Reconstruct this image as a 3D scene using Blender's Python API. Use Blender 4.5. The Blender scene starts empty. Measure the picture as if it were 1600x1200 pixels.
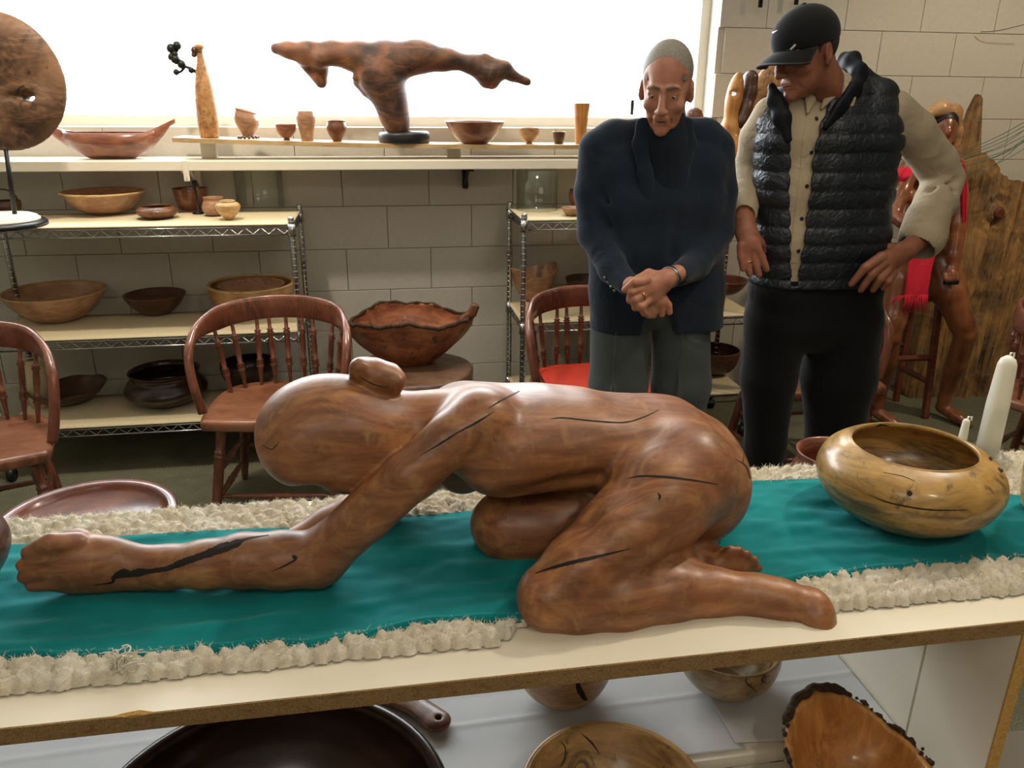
import bpy, bmesh, math, random
import numpy as np
from mathutils import Vector, Matrix, Euler
from mathutils.bvhtree import BVHTree
random.seed(7); np.random.seed(7)
PI = math.pi
SC = bpy.context.scene
COL = SC.collection

# ------------------------------------------------------------------ camera
CF, CT, CY, CR, CH = 1239.5, 0.349118, 0.16601, 0.0094094, 1.56
FW = np.array([math.sin(CY)*math.cos(CT), math.cos(CY)*math.cos(CT), -math.sin(CT)])
_rt = np.array([math.cos(CY), -math.sin(CY), 0.0]); _up = np.cross(_rt, FW)
RT = math.cos(CR)*_rt + math.sin(CR)*_up
UP = -math.sin(CR)*_rt + math.cos(CR)*_up
EYE = np.array([0, 0, CH])
cd = bpy.data.cameras.new('camera'); cam = bpy.data.objects.new('camera', cd); COL.objects.link(cam)
cam.matrix_world = Matrix(((RT[0], UP[0], -FW[0], 0), (RT[1], UP[1], -FW[1], 0), (RT[2], UP[2], -FW[2], CH), (0, 0, 0, 1)))
cd.sensor_width = 36.0; cd.lens = CF/1600*36.0; cd.clip_start = 0.02; cd.clip_end = 100
SC.camera = cam

# ------------------------------------------------------------------ world, lights, exposure
SC.view_settings.view_transform = 'Standard'; SC.view_settings.look = 'None'
SC.view_settings.gamma = 1.0; SC.view_settings.use_curve_mapping = False
SC.view_settings.exposure = 0.1
W = bpy.data.worlds.new('sky'); SC.world = W; W.use_nodes = True
bg = W.node_tree.nodes['Background']
bg.inputs[0].default_value = (.94, 0.97, 1.0, 1); bg.inputs[1].default_value = 13.0

def area(name, loc, target, size, power, color, spread=PI):
    l = bpy.data.lights.new(name, 'AREA'); l.shape = 'DISK'; l.size = size; l.energy = power; l.color = color; l.spread = spread
    o = bpy.data.objects.new(name, l); COL.objects.link(o); o.location = loc
    o.rotation_euler = (Vector(target)-Vector(loc)).to_track_quat('-Z', 'Y').to_euler(); return o
def spot(name, loc, target, power, color, ang=90, blend=.6, rad=.05):
    l = bpy.data.lights.new(name, 'SPOT'); l.energy = power; l.color = color; l.spot_size = math.radians(ang); l.spot_blend = blend; l.shadow_soft_size = rad
    o = bpy.data.objects.new(name, l); COL.objects.link(o); o.location = loc
    o.rotation_euler = (Vector(target)-Vector(loc)).to_track_quat('-Z', 'Y').to_euler(); return o
WARM = (1.0, .86, .68)
spot('ceiling_spot_right', (2.05, 1.75, 2.75), (.85, 1.05, .9), 85, WARM, 80, .7, .05)
spot('ceiling_spot_table', (.9, -.55, 2.75), (.4, 1.1, .9), 30, WARM, 85, .8, .09)
spot('ceiling_spot_wall', (.55, 3.0, 2.8), (.3, 3.9, .5), 36, WARM, 100, .7, .05)
spot('ceiling_spot_shelf', (-.75, 2.75, 2.8), (-.8, 3.6, .8), 95, WARM, 90, .7, .05)
spot('ceiling_spot_slab', (3.2, 2.2, 2.75), (2.9, 3.6, .9), 85, (1.0, .80, .56), 90, .7, .05)
area('ceiling_light_front', (-.6, -.9, 2.8), (0, .6, .8), 1.2, 11, (1.0, .90, .78))
area('ceiling_light_mid', (1.2, 1.4, 2.85), (1.2, 1.6, 0), 1.2, 8, (1.0, .88, .74))
# daylight portal filling the window opening (guides sampling of the sky only)
pl = bpy.data.lights.new('window_portal', 'AREA'); pl.shape = 'RECTANGLE'; pl.size = 3.9; pl.size_y = 1.2
pl.cycles.is_portal = True
po = bpy.data.objects.new('window_portal', pl); COL.objects.link(po); po.location = (-.35, 4.14, 2.02); po.rotation_euler = (-PI/2, 0, 0)

# ------------------------------------------------------------------ pixel helpers (rays of the photograph's camera)
def ray(x, y): return FW + (x-800)/CF*RT - (y-600)/CF*UP
def P(x, y, Y):
    d = ray(x, y); return EYE + d*(Y/d[1])
def PZ(x, y, z):
    d = ray(x, y); return EYE + d*((z-CH)/d[2])
def ppm(p): return CF/float((np.array(p)-EYE) @ FW)
def pj(p):
    d = np.array(p)-EYE; z = d @ FW; return 800+CF*(d @ RT)/z, 600-CF*(d @ UP)/z

# ------------------------------------------------------------------ objects
def tag(o, label=None, cat=None, group=None, kind=None):
    if label: o['label'] = label
    if cat: o['category'] = cat
    if group: o['group'] = group
    if kind: o['kind'] = kind
    return o
def thing(name, label, cat, loc=(0, 0, 0), rz=0, group=None):
    o = bpy.data.objects.new(name, None); COL.objects.link(o); o.empty_display_size = .05
    o.location = Vector([float(v) for v in loc]); o.rotation_euler = (0, 0, rz)
    return tag(o, label, cat, group)
def mesh_np(name, V, F, smooth=True):
    me = bpy.data.meshes.new(name)
    V = np.asarray(V, dtype=np.float32)
    if isinstance(F, np.ndarray):
        n = len(F); k = F.shape[1]
        me.vertices.add(len(V)); me.vertices.foreach_set('co', V.ravel())
        me.loops.add(n*k); me.loops.foreach_set('vertex_index', F.astype(np.int32).ravel())
        me.polygons.add(n); me.polygons.foreach_set('loop_start', np.arange(0, n*k, k, dtype=np.int32))
        me.polygons.foreach_set('loop_total', np.full(n, k, dtype=np.int32))
        me.update(calc_edges=True); me.validate()
    else:
        me.from_pydata([tuple(map(float, v)) for v in V], [], [tuple(int(i) for i in f) for f in F]); me.update()
    if smooth: me.polygons.foreach_set('use_smooth', np.ones(len(me.polygons), dtype=bool))
    return me
def put(name, me, mat, parent=None, loc=None, rot=None):
    o = bpy.data.objects.new(name, me); COL.objects.link(o)
    if mat is not None and not me.materials: me.materials.append(mat)
    if parent is not None: o.parent = parent
    if loc is not None: o.location = Vector([float(v) for v in loc])
    if rot is not None: o.rotation_euler = rot
    return o

class MB:
    """collects simple shapes into one mesh"""
    def __init__(s): s.v = []; s.f = []
    def add(s, V, F):
        n = len(s.v); s.v += [tuple(map(float, v)) for v in V]; s.f += [tuple(i+n for i in f) for f in F]; return s
    def box(s, c, h, rot=None, bev=0.0):
        x, y, z = h; c = np.array(c, float); R = np.array(rot) if rot is not None else np.eye(3)
        if bev <= 0:
            V = [(a*x, b*y, d*z) for a in (-1, 1) for b in (-1, 1) for d in (-1, 1)]
            F = [(0, 1, 3, 2), (4, 6, 7, 5), (0, 4, 5, 1), (2, 3, 7, 6), (0, 2, 6, 4), (1, 5, 7, 3)]
        else:
            bm = bmesh.new(); bmesh.ops.create_cube(bm, size=2)
            for v in bm.verts: v.co = Vector((v.co.x*x, v.co.y*y, v.co.z*z))
            bmesh.ops.bevel(bm, geom=bm.edges[:], offset=bev, segments=2, affect='EDGES', profile=.5)
            bm.verts.index_update(); V = [tuple(v.co) for v in bm.verts]; F = [tuple(v.index for v in f.verts) for f in bm.faces]; bm.free()
        return s.add([R @ np.array(v)+c for v in V], F)
    def tube(s, pts, rad, n=8, cap=True, up=None, flat=None):
        """sweep an ellipse; rad = scalar, list, or list of (w,h)"""
        P_ = [np.array(p, float) for p in pts]; m = len(P_)
        if np.isscalar(rad): rad = [rad]*m
        rr = [(r, r) if np.isscalar(r) else r for r in rad]
        T = []
        for i in range(m):
            a = P_[max(0, i-1)]; b = P_[min(m-1, i+1)]; t = b-a; T.append(t/(np.linalg.norm(t)+1e-12))
        ref = np.array(up if up is not None else ((0, 0, 1) if abs(T[0][2]) < .9 else (1, 0, 0)), float)
        V = []
        for i in range(m):
            u = ref - T[i]*(ref @ T[i]); u /= np.linalg.norm(u)+1e-12; w = np.cross(T[i], u)
            if up is None: ref = u
            for k in range(n):
                a = 2*PI*k/n; ca, sa = math.cos(a), math.sin(a)
                if flat: ca = math.copysign(abs(ca)**flat, ca); sa = math.copysign(abs(sa)**flat, sa)
                V.append(P_[i]+w*ca*rr[i][0]+u*sa*rr[i][1])
        F = [(i*n+k, i*n+(k+1) % n, (i+1)*n+(k+1) % n, (i+1)*n+k) for i in range(m-1) for k in range(n)]
        if cap: F += [tuple(range(n-1, -1, -1)), tuple((m-1)*n+k for k in range(n))]
        return s.add(V, F)
    def lathe(s, prof, n=32, axis=None, c=(0, 0, 0), wob=None, cap=True):
        """prof list of (r,z); axis: (p0,p1) runs z in 0..1 along it"""
        V = []
        if axis is not None:
            a, b = np.array(axis[0], float), np.array(axis[1], float); t = b-a; L = np.linalg.norm(t); t /= L
            u = np.cross(t, (0, 1, 0) if abs(t[1]) < .9 else (1, 0, 0)); u /= np.linalg.norm(u); w = np.cross(t, u)
            for r, z in prof:
                for k in range(n):
                    q = 2*PI*k/n; V.append(a+t*z*L+u*math.cos(q)*r+w*math.sin(q)*r)
        else:
            for j, (r, z) in enumerate(prof):
                for k in range(n):
                    q = 2*PI*k/n; R, Z = (r, z) if wob is None else wob(r, z, q, j)
                    V.append((c[0]+R*math.cos(q), c[1]+R*math.sin(q), c[2]+Z))
        m = len(prof)
        F = [(i*n+k, i*n+(k+1) % n, (i+1)*n+(k+1) % n, (i+1)*n+k) for i in range(m-1) for k in range(n)]
        if cap: F += [tuple(range(n-1, -1, -1)), tuple((m-1)*n+k for k in range(n))]
        return s.add(V, F)
    def mesh(s, name='m', smooth=True): return mesh_np(name, s.v, s.f, smooth)
    def obj(s, name, mat, parent=None, smooth=True, loc=None, rot=None, auto=None):
        me = s.mesh(name, smooth)
        o = put(name, me, mat, parent, loc, rot)
        if auto:
            bm = bmesh.new(); bm.from_mesh(me)
            for e in bm.edges:
                if len(e.link_faces) == 2 and e.calc_face_angle(0) > math.radians(auto): e.smooth = False
            bm.to_mesh(me); bm.free()
        return o
def cat(pts, n=8, closed=False):
    """Catmull-Rom through points (tuples of any length)"""
    A = [np.array(p, float) for p in pts]; m = len(A); out = []
    for i in range(m if closed else m-1):
        if closed: p0, p1, p2, p3 = A[i-1], A[i], A[(i+1) % m], A[(i+2) % m]
        else: p0, p1, p2, p3 = A[max(i-1, 0)], A[i], A[i+1], A[min(i+2, m-1)]
        for k in range(n):
            t = k/n
            out.append(.5*((2*p1)+(-p0+p2)*t+(2*p0-5*p1+4*p2-p3)*t*t+(-p0+3*p1-3*p2+p3)*t**3))
    if not closed: out.append(A[-1])
    return out

# ------------------------------------------------------------------ signed-distance modelling (surface nets)
class SDF:
    def __init__(s): s.p = []
    def c(s, a, b, ra, rb=None, k=.01, op='u', sq=None):
        """tapered capsule; sq=(vector, factor) flattens the section along vector"""
        s.p.append(('c', np.array(a, float), np.array(b, float), float(ra), float(ra if rb is None else rb), k, op, sq)); return s
    def chain(s, pts, k=.01, op='u', sq=None):
        for (a, ra), (b, rb) in zip(pts[:-1], pts[1:]): s.c(a, b, ra, rb, k, op, sq)
        return s
    def e(s, c, r, R=None, k=.01, op='u'):
        s.p.append(('e', np.array(c, float), np.array(r, float), np.eye(3) if R is None else np.array(R, float), k, op)); return s
    def b(s, c, h, R=None, rd=.005, k=.01, op='u'):
        s.p.append(('b', np.array(c, float), np.array(h, float), np.eye(3) if R is None else np.array(R, float), rd, k, op)); return s
    def xf(s, M, scale=1.0):
        """transform all primitives by rotation M(3x3), translation T"""
        R, T = M
        q = []
        for p in s.p:
            if p[0] == 'c':
                sq = p[7]
                if sq: sq = (R @ np.array(sq[0], float), sq[1])
                q.append(('c', R @ p[1]*scale+T, R @ p[2]*scale+T, p[3]*scale, p[4]*scale, p[5]*scale, p[6], sq))
            elif p[0] == 'e': q.append(('e', R @ p[1]*scale+T, p[2]*scale, R @ p[3], p[4]*scale, p[5]))
            else: q.append(('b', R @ p[1]*scale+T, p[2]*scale, R @ p[3], p[4]*scale, p[5]*scale, p[6]))
        s.p = q; return s
    def join(s, o): s.p += o.p; return s
    def box(s, p):
        if p[0] == 'c':
            m = max(p[3], p[4]); return np.minimum(p[1], p[2])-m, np.maximum(p[1], p[2])+m
        if p[0] == 'e': h = np.abs(p[3]) @ p[2]; return p[1]-h, p[1]+h
        h = np.abs(p[3]) @ p[2]; return p[1]-h, p[1]+h
    def mesh(s, name, res, field=None, smooth=1):
        lo = np.min([s.box(p)[0] for p in s.p if p[-1] != 's' and p[-2] != 's'], axis=0)-.02-2*res
        hi = np.max([s.box(p)[1] for p in s.p if p[-1] != 's' and p[-2] != 's'], axis=0)+.02+2*res
        n = np.ceil((hi-lo)/res).astype(int)+1
        F = np.full(tuple(n), .5, dtype=np.float32)
        ax = [lo[i]+res*np.arange(n[i]) for i in range(3)]
        for p in s.p:
            k = p[5] if p[0] == 'c' else (p[4] if p[0] == 'e' else p[5]); op = p[6] if p[0] != 'e' else p[5]
            bl, bh = s.box(p); m = 3*res+1.0*k+.004
            i0 = np.clip(np.floor((bl-m-lo)/res).astype(int), 0, n); i1 = np.clip(np.ceil((bh+m-lo)/res).astype(int)+1, 0, n)
            if np.any(i1 <= i0): continue
            sl = tuple(slice(i0[i], i1[i]) for i in range(3))
            X, Y, Z = np.meshgrid(*[ax[i][sl[i]].astype(np.float32) for i in range(3)], indexing='ij', sparse=True)
            if p[0] == 'c':
                a, b, ra, rb, sq = p[1], p[2], p[3], p[4], p[7]
                if sq:
                    v = np.array(sq[0], float); v /= np.linalg.norm(v); f = sq[1]
                    S = np.eye(3)+(1/f-1)*np.outer(v, v)
                    dx, dy, dz = X-a[0], Y-a[1], Z-a[2]
                    A = [S[i, 0]*dx+S[i, 1]*dy+S[i, 2]*dz for i in range(3)]; ba = S @ (b-a)
                else:
                    A = [X-a[0], Y-a[1], Z-a[2]]; ba = b-a
                L = float(ba @ ba)+1e-12
                t = np.clip((A[0]*ba[0]+A[1]*ba[1]+A[2]*ba[2])/L, 0, 1)
                d = np.sqrt((A[0]-ba[0]*t)**2+(A[1]-ba[1]*t)**2+(A[2]-ba[2]*t)**2)-(ra+(rb-ra)*t)
                if sq: d = d*min(1.0, (1+f)/2)
            elif p[0] == 'e':
                c, r, R = p[1], p[2], p[3]
                dx, dy, dz = X-c[0], Y-c[1], Z-c[2]
                q = [R[0, i]*dx+R[1, i]*dy+R[2, i]*dz for i in range(3)]
                k0 = np.sqrt((q[0]/r[0])**2+(q[1]/r[1])**2+(q[2]/r[2])**2)
                k1 = np.sqrt((q[0]/r[0]**2)**2+(q[1]/r[1]**2)**2+(q[2]/r[2]**2)**2)+1e-9
                d = k0*(k0-1)/k1
            else:
                c, h, R, rd = p[1], p[2], p[3], p[4]
                dx, dy, dz = X-c[0], Y-c[1], Z-c[2]
                q = [np.abs(R[0, i]*dx+R[1, i]*dy+R[2, i]*dz)-(h[i]-rd) for i in range(3)]
                d = np.sqrt(np.maximum(q[0], 0)**2+np.maximum(q[1], 0)**2+np.maximum(q[2], 0)**2)+np.minimum(np.maximum(q[0], np.maximum(q[1], q[2])), 0)-rd
            G = F[sl]
            if op == 'u':
                h = np.maximum(k-np.abs(G-d), 0)/k; F[sl] = np.minimum(G, d)-h*h*k*.25
            elif op == 's':
                h = np.maximum(k-np.abs(-d-G), 0)/k; F[sl] = np.maximum(G, -d)+h*h*k*.25
            else:
                F[sl] = np.maximum(G, d)
        if field is not None: F = field(F, *np.meshgrid(*[a.astype(np.float32) for a in ax], indexing='ij', sparse=True)).astype(np.float32)
        V, Q = nets(F, lo, res)
        for _ in range(smooth): V = relax(V, Q)
        return mesh_np(name, V, Q)
def nets(F, lo, res):
    n = F.shape; S = F < 0
    c = np.zeros((n[0]-1, n[1]-1, n[2]-1), dtype=np.uint8)
    for a in (0, 1):
        for b in (0, 1):
            for d in (0, 1): c += S[a:n[0]-1+a, b:n[1]-1+b, d:n[2]-1+d]
    act = (c > 0) & (c < 8); I = np.argwhere(act)
    idx = np.full(c.shape, -1, dtype=np.int64); idx[act] = np.arange(len(I))
    acc = np.zeros((len(I), 3)); cnt = np.zeros(len(I))
    cor = [(a, b, d) for a in (0, 1) for b in (0, 1) for d in (0, 1)]
    for u in cor:
        for axs in range(3):
            if u[axs]: continue
            v = list(u); v[axs] = 1
            fu = F[I[:, 0]+u[0], I[:, 1]+u[1], I[:, 2]+u[2]]; fv = F[I[:, 0]+v[0], I[:, 1]+v[1], I[:, 2]+v[2]]
            m = (fu < 0) != (fv < 0); t = fu[m]/(fu[m]-fv[m])
            pt = np.tile(np.array(u, float), (m.sum(), 1)); pt[:, axs] += t
            acc[m] += pt; cnt[m] += 1
    V = (I+acc/cnt[:, None])*res+lo
    Q = []
    for axs in range(3):
        o1, o2 = [(1, 2), (2, 0), (0, 1)][axs]
        A = S[tuple(slice(0, n[i]-1) if i == axs else slice(1, n[i]-1) for i in range(3))]
        B = S[tuple(slice(1, n[i]) if i == axs else slice(1, n[i]-1) for i in range(3))]
        for flip in (0, 1):
            m = (A & ~B) if not flip else (~A & B)
            E = np.argwhere(m)
            E[:, [i for i in range(3) if i != axs]] += 1
            def g(da, db):
                q = E.copy(); q[:, o1] -= da; q[:, o2] -= db; return idx[q[:, 0], q[:, 1], q[:, 2]]
            q = np.stack([g(1, 1), g(0, 1), g(0, 0), g(1, 0)], axis=1)
            if flip: q = q[:, ::-1]
            Q.append(q)
    return V, np.concatenate(Q)
def relax(V, Q, w=.5):
    acc = np.zeros_like(V); cnt = np.zeros(len(V))
    for a, b in ((0, 1), (1, 2), (2, 3), (3, 0)):
        np.add.at(acc, Q[:, a], V[Q[:, b]]); np.add.at(acc, Q[:, b], V[Q[:, a]])
        np.add.at(cnt, Q[:, a], 1); np.add.at(cnt, Q[:, b], 1)
    return V*(1-w)+w*acc/np.maximum(cnt, 1)[:, None]
def shift(me, base):
    n = len(me.vertices); a = np.empty(n*3, dtype=np.float32); me.vertices.foreach_get('co', a)
    a = a.reshape(-1, 3)-np.array(base, dtype=np.float32); me.vertices.foreach_set('co', a.ravel()); me.update(); return me
def bvh_of(me, off=(0, 0, 0)):
    o = Vector([float(x) for x in off])
    return BVHTree.FromPolygons([v.co+o for v in me.vertices], [tuple(p.vertices) for p in me.polygons])
def hit(bv, x, y):
    d = ray(x, y); h = bv.ray_cast(Vector(EYE), Vector(d).normalized()); return (h[0], h[1]) if h[0] is not None else None
def ribbon(bv, pts, name, mat, parent, base=(0, 0, 0), lift=.0004, sub=10, thick=.0008, rough=.14):
    """a strip laid on a surface; pts = [(px,py,width px)]"""
    C = cat(pts, sub); top = []; nrm = []
    for i, c in enumerate(C):
        a = C[max(0, i-1)]; b = C[min(len(C)-1, i+1)]; t = (b-a)[:2]; t /= np.linalg.norm(t)+1e-9; nn = np.array([-t[1], t[0]])
        w1 = max(c[2], .15)*.5; jl, jr = 1+rough*random.uniform(-1, 1), 1+rough*random.uniform(-1, 1)
        row = []
        for s_ in (-jl, 0, jr):
            q = c[:2]+nn*w1*s_; h = hit(bv, q[0], q[1])
            if h is None: row = None; break
            row.append(h)
        if row: top.append(row)
    if len(top) < 2: return None
    B = Vector([float(v) for v in base]); V = []; F = []
    for row in top:
        for p, n_ in row: V.append(p-B+n_*lift)
        for p, n_ in row: V.append(p-B-n_*thick)
    m = len(top)
    for i in range(m-1):
        o = i*6; q = o+6
        F += [(o, o+1, q+1, q), (o+1, o+2, q+2, q+1), (o+3, q+3, q+4, o+4), (o+4, q+4, q+5, o+5), (o, q, q+3, o+3), (o+2, o+5, q+5, q+2)]
    F += [(0, 3, 4, 1), (1, 4, 5, 2)]; o = (m-1)*6; F += [(o, o+1, o+4, o+3), (o+1, o+2, o+5, o+4)]
    return put(name, mesh_np(name, V, F, False), mat, parent)
def rotz(a): c, s = math.cos(a), math.sin(a); return np.array([[c, -s, 0], [s, c, 0], [0, 0, 1]])
def rotx(a): c, s = math.cos(a), math.sin(a); return np.array([[1, 0, 0], [0, c, -s], [0, s, c]])
def roty(a): c, s = math.cos(a), math.sin(a); return np.array([[c, 0, s], [0, 1, 0], [-s, 0, c]])
def frame(z, x=None):
    z = np.array(z, float); z /= np.linalg.norm(z); x = np.array(x if x is not None else ((1, 0, 0) if abs(z[0]) < .9 else (0, 1, 0)), float)
    x = x-z*(x @ z); x /= np.linalg.norm(x); return np.stack([x, np.cross(z, x), z], axis=1)

# ------------------------------------------------------------------ materials
def srgb(h):
    h = h.lstrip('#'); c = [int(h[i:i+2], 16)/255 for i in (0, 2, 4)]
    return tuple(x/12.92 if x <= .04045 else ((x+.055)/1.055)**2.4 for x in c)+(1,)
class NT:
    def __init__(s, name, rough=.5, metal=0, coat=0, spec=.5):
        s.m = bpy.data.materials.new(name); s.m.use_nodes = True; s.t = s.m.node_tree; s.b = s.t.nodes['Principled BSDF']
        s.set('Roughness', rough); s.set('Metallic', metal); s.set('Coat Weight', coat); s.set('Specular IOR Level', spec); s.set('Coat Roughness', .15)
    def set(s, k, v): s.b.inputs[k].default_value = v
    def n(s, typ, **kw):
        nd = s.t.nodes.new(typ)
        for k, v in kw.items():
            if k.startswith('_'): setattr(nd, k[1:], v)
            else: nd.inputs[k.replace('__', ' ')].default_value = v
        return nd
    def l(s, a, b): s.t.links.new(a, b)
    def coord(s, scale=(1, 1, 1), rot=(0, 0, 0), kind='Object', loc=(0, 0, 0)):
        tc = s.n('ShaderNodeTexCoord'); mp = s.n('ShaderNodeMapping')
        mp.inputs['Scale'].default_value = scale; mp.inputs['Rotation'].default_value = rot; mp.inputs['Location'].default_value = loc
        s.l(tc.outputs[kind], mp.inputs[0]); return mp.outputs[0]
    def noise(s, co, scale, detail=4, rough=.55, dist=0):
        nd = s.n('ShaderNodeTexNoise', Scale=scale, Detail=detail, Roughness=rough, Distortion=dist); s.l(co, nd.inputs['Vector']); return nd.outputs[0]
    def ramp(s, v, stops):
        r = s.n('ShaderNodeValToRGB'); e = r.color_ramp.elements
        while len(e) < len(stops): e.new(.5)
        for i, (p, c) in enumerate(stops): e[i].position = p; e[i].color = srgb(c) if isinstance(c, str) else (c, c, c, 1)
        s.l(v, r.inputs[0]); return r.outputs[0]
    def mix(s, f, a, b, mode='MIX'):
        m = s.n('ShaderNodeMix'); m.data_type = 'RGBA'; m.blend_type = mode
        for sock, v in ((m.inputs[0], f), (m.inputs[6], a), (m.inputs[7], b)):
            if isinstance(v, (int, float)): sock.default_value = v
            elif isinstance(v, (tuple, list)): sock.default_value = v
            elif isinstance(v, str): sock.default_value = srgb(v)
            else: s.l(v, sock)
        return m.outputs[2]
    def col(s, c):
        if isinstance(c, str): s.b.inputs['Base Color'].default_value = srgb(c)
        else: s.l(c, s.b.inputs['Base Color'])
        return s
    def bump(s, v, strength=.3, dist=.002):
        b = s.n('ShaderNodeBump', Strength=strength, Distance=dist); s.l(v, b.inputs['Height']); s.l(b.outputs[0], s.b.inputs['Normal']); return s
def flat(name, c, rough=.5, metal=0, coat=0, nz=0, sc=30, spec=.5):
    t = NT(name, rough, metal, coat, spec)
    if nz:
        co = t.coord(); v = t.noise(co, sc, 3); t.col(t.mix(t.ramp(v, [(.3, 0.0), (.7, 1.0)]), tuple(x*(1-nz) for x in srgb(c)[:3])+(1,), tuple(min(1, x*(1+nz)) for x in srgb(c)[:3])+(1,)))
        t.bump(v, .15, .001)
    else: t.col(c)
    return t.m
def wood(name, a, b, c, grain=(6, 6, 40), rot=(0, 0, 0), rough=.38, coat=.25, scale=1.0, dist=2.5, spots=None, fig=.5, loc=(0, 0, 0), sapwood=None, band=None):
    """a dark, b mid, c light; grain stretched across axes"""
    t = NT(name, rough, 0, coat)
    co = t.coord(tuple(g*scale for g in grain), rot, loc=loc); co2 = t.coord((scale*3,)*3, loc=loc)
    big = t.noise(co2, 1.6, 3, .6, 1.0)
    g1 = t.noise(co, 1.0, 6, .6, dist); g2 = t.noise(co, 3.2, 5, .65, dist*.5)
    base = t.ramp(g1, [(.30, a), (.5, b), (.72, c)])
    fine = t.ramp(g2, [(.35, .62), (.6, 1.0)])
    v = t.mix(fig, base, fine, 'MULTIPLY')
    v = t.mix(t.ramp(big, [(.42, 0.0), (.68, .75)]), v, c)
    if sapwood: v = t.mix(t.ramp(t.noise(co2, 2.3, 4, .6, 1.5), [(.52, 0.0), (.60, 1.0)]), v, sapwood)
    if spots:
        v = t.mix(t.ramp(t.noise(co2, 4.0, 6, .7, 1.5), [(.57, 0.0), (.66, .85)]), v, spots)
    if band:   # (colour, z0, z1): spalted zone below a height, broken up by the figure
        sx = t.n('ShaderNodeSeparateXYZ'); t.l(t.coord(), sx.inputs[0]); ad = t.n('ShaderNodeMath'); ad.operation = 'MULTIPLY_ADD'; ad.inputs[1].default_value = .14
        st2 = t.noise(t.coord((9, 9, 34)), 1.0, 5, .7, 1.5); t.l(st2, ad.inputs[0]); t.l(sx.outputs[2], ad.inputs[2])
        mr = t.n('ShaderNodeMapRange'); mr.inputs[1].default_value = band[1]+.07; mr.inputs[2].default_value = band[2]+.07; mr.inputs[3].default_value = .85; mr.inputs[4].default_value = 0; t.l(ad.outputs[0], mr.inputs[0])
        v = t.mix(mr.outputs[0], v, t.mix(t.ramp(st2, [(.42, 0.0), (.6, 1.0)]), band[0], b))
    t.col(v); t.bump(g2, .08, .001)
    return t.m
# ------------------------------------------------------------------ shared materials
M = {}
M['block'] = flat('painted_block', '#c0bcb2', .6, nz=.04, sc=60)
M['mortar'] = flat('painted_mortar', '#b9b5ab', .7)
M['paint'] = flat('white_paint', '#e9e4d4', .45)
M['ceil'] = flat('ceiling_paint', '#dcd6c8', .8)
M['wallp'] = flat('wall_paint', '#b3a994', .8)
def carpet():
    t = NT('carpet', .95, spec=.1); co = t.coord()
    a = t.noise(co, 220, 3); b = t.noise(co, 14, 4)
    v = t.ramp(a, [(.3, '#4c4d40'), (.55, '#75745f'), (.75, '#949080')])
    v = t.mix(t.ramp(b, [(.4, 0.0), (.7, .5)]), v, '#5f5f50'); t.col(v); t.bump(a, .5, .004); return t.m
M['carpet'] = carpet()
def laminate():
    t = NT('white_laminate', .32); co = t.coord(); v = t.noise(co, 3, 3)
    t.col(t.mix(t.ramp(v, [(.4, 0.0), (.7, .5)]), '#eee7d3', '#e8dfc8')); return t.m
M['lam'] = laminate()
def chip(name, a, b, c):
    t = NT(name, .8, spec=.2); co = t.coord((1, 1, 2.2)); v = t.noise(co, 420, 5, .7); u = t.noise(co, 60, 3)
    x = t.ramp(v, [(.36, a), (.5, b), (.66, c)]); t.col(t.mix(t.ramp(u, [(.55, 0.0), (.7, .6)]), x, a)); t.bump(v, .5, .001); return t.m
M['chip'] = chip('particle_board', '#6a5034', '#8e714a', '#aa8c60')
M['chip2'] = chip('particle_board_light', '#a07638', '#c39a56', '#d3b072')
M['chrome'] = flat('chrome', '#b9bcc0', .22, 1.0)
M['iron'] = flat('black_iron', '#1d1c1b', .45, .4)
M['liner'] = flat('cream_shelf_liner', '#d6c8a6', .85, nz=.05, sc=120)
M['black'] = flat('black_paint', '#15161a', .4)
def acrylic():
    m = bpy.data.materials.new('clear_acrylic'); m.use_nodes = True; t = m.node_tree; t.nodes.clear()
    o = t.nodes.new('ShaderNodeOutputMaterial'); mx = t.nodes.new('ShaderNodeMixShader'); tr = t.nodes.new('ShaderNodeBsdfTransparent'); gl = t.nodes.new('ShaderNodeBsdfGlossy')
    lw = t.nodes.new('ShaderNodeLayerWeight'); lw.inputs[0].default_value = .5; pw = t.nodes.new('ShaderNodeMath'); pw.operation = 'POWER'; pw.inputs[1].default_value = 3.5; t.links.new(lw.outputs['Facing'], pw.inputs[0])
    fr = t.nodes.new('ShaderNodeMath'); fr.operation = 'MULTIPLY_ADD'; fr.inputs[1].default_value = .7; fr.inputs[2].default_value = .04; t.links.new(pw.outputs[0], fr.inputs[0]); gl.inputs['Roughness'].default_value = .05; tr.inputs[0].default_value = (.93, .95, .94, 1)
    t.links.new(fr.outputs[0], mx.inputs[0]); t.links.new(tr.outputs[0], mx.inputs[1]); t.links.new(gl.outputs[0], mx.inputs[2]); t.links.new(mx.outputs[0], o.inputs[0]); return m
M['acrylic'] = acrylic()
def glass():
    m = acrylic(); m.name = 'window_glass'
    for n in m.node_tree.nodes:
        if n.type == 'BSDF_TRANSPARENT': n.inputs[0].default_value = (.97, .98, .98, 1)
    return m
M['glass'] = glass()

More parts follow.
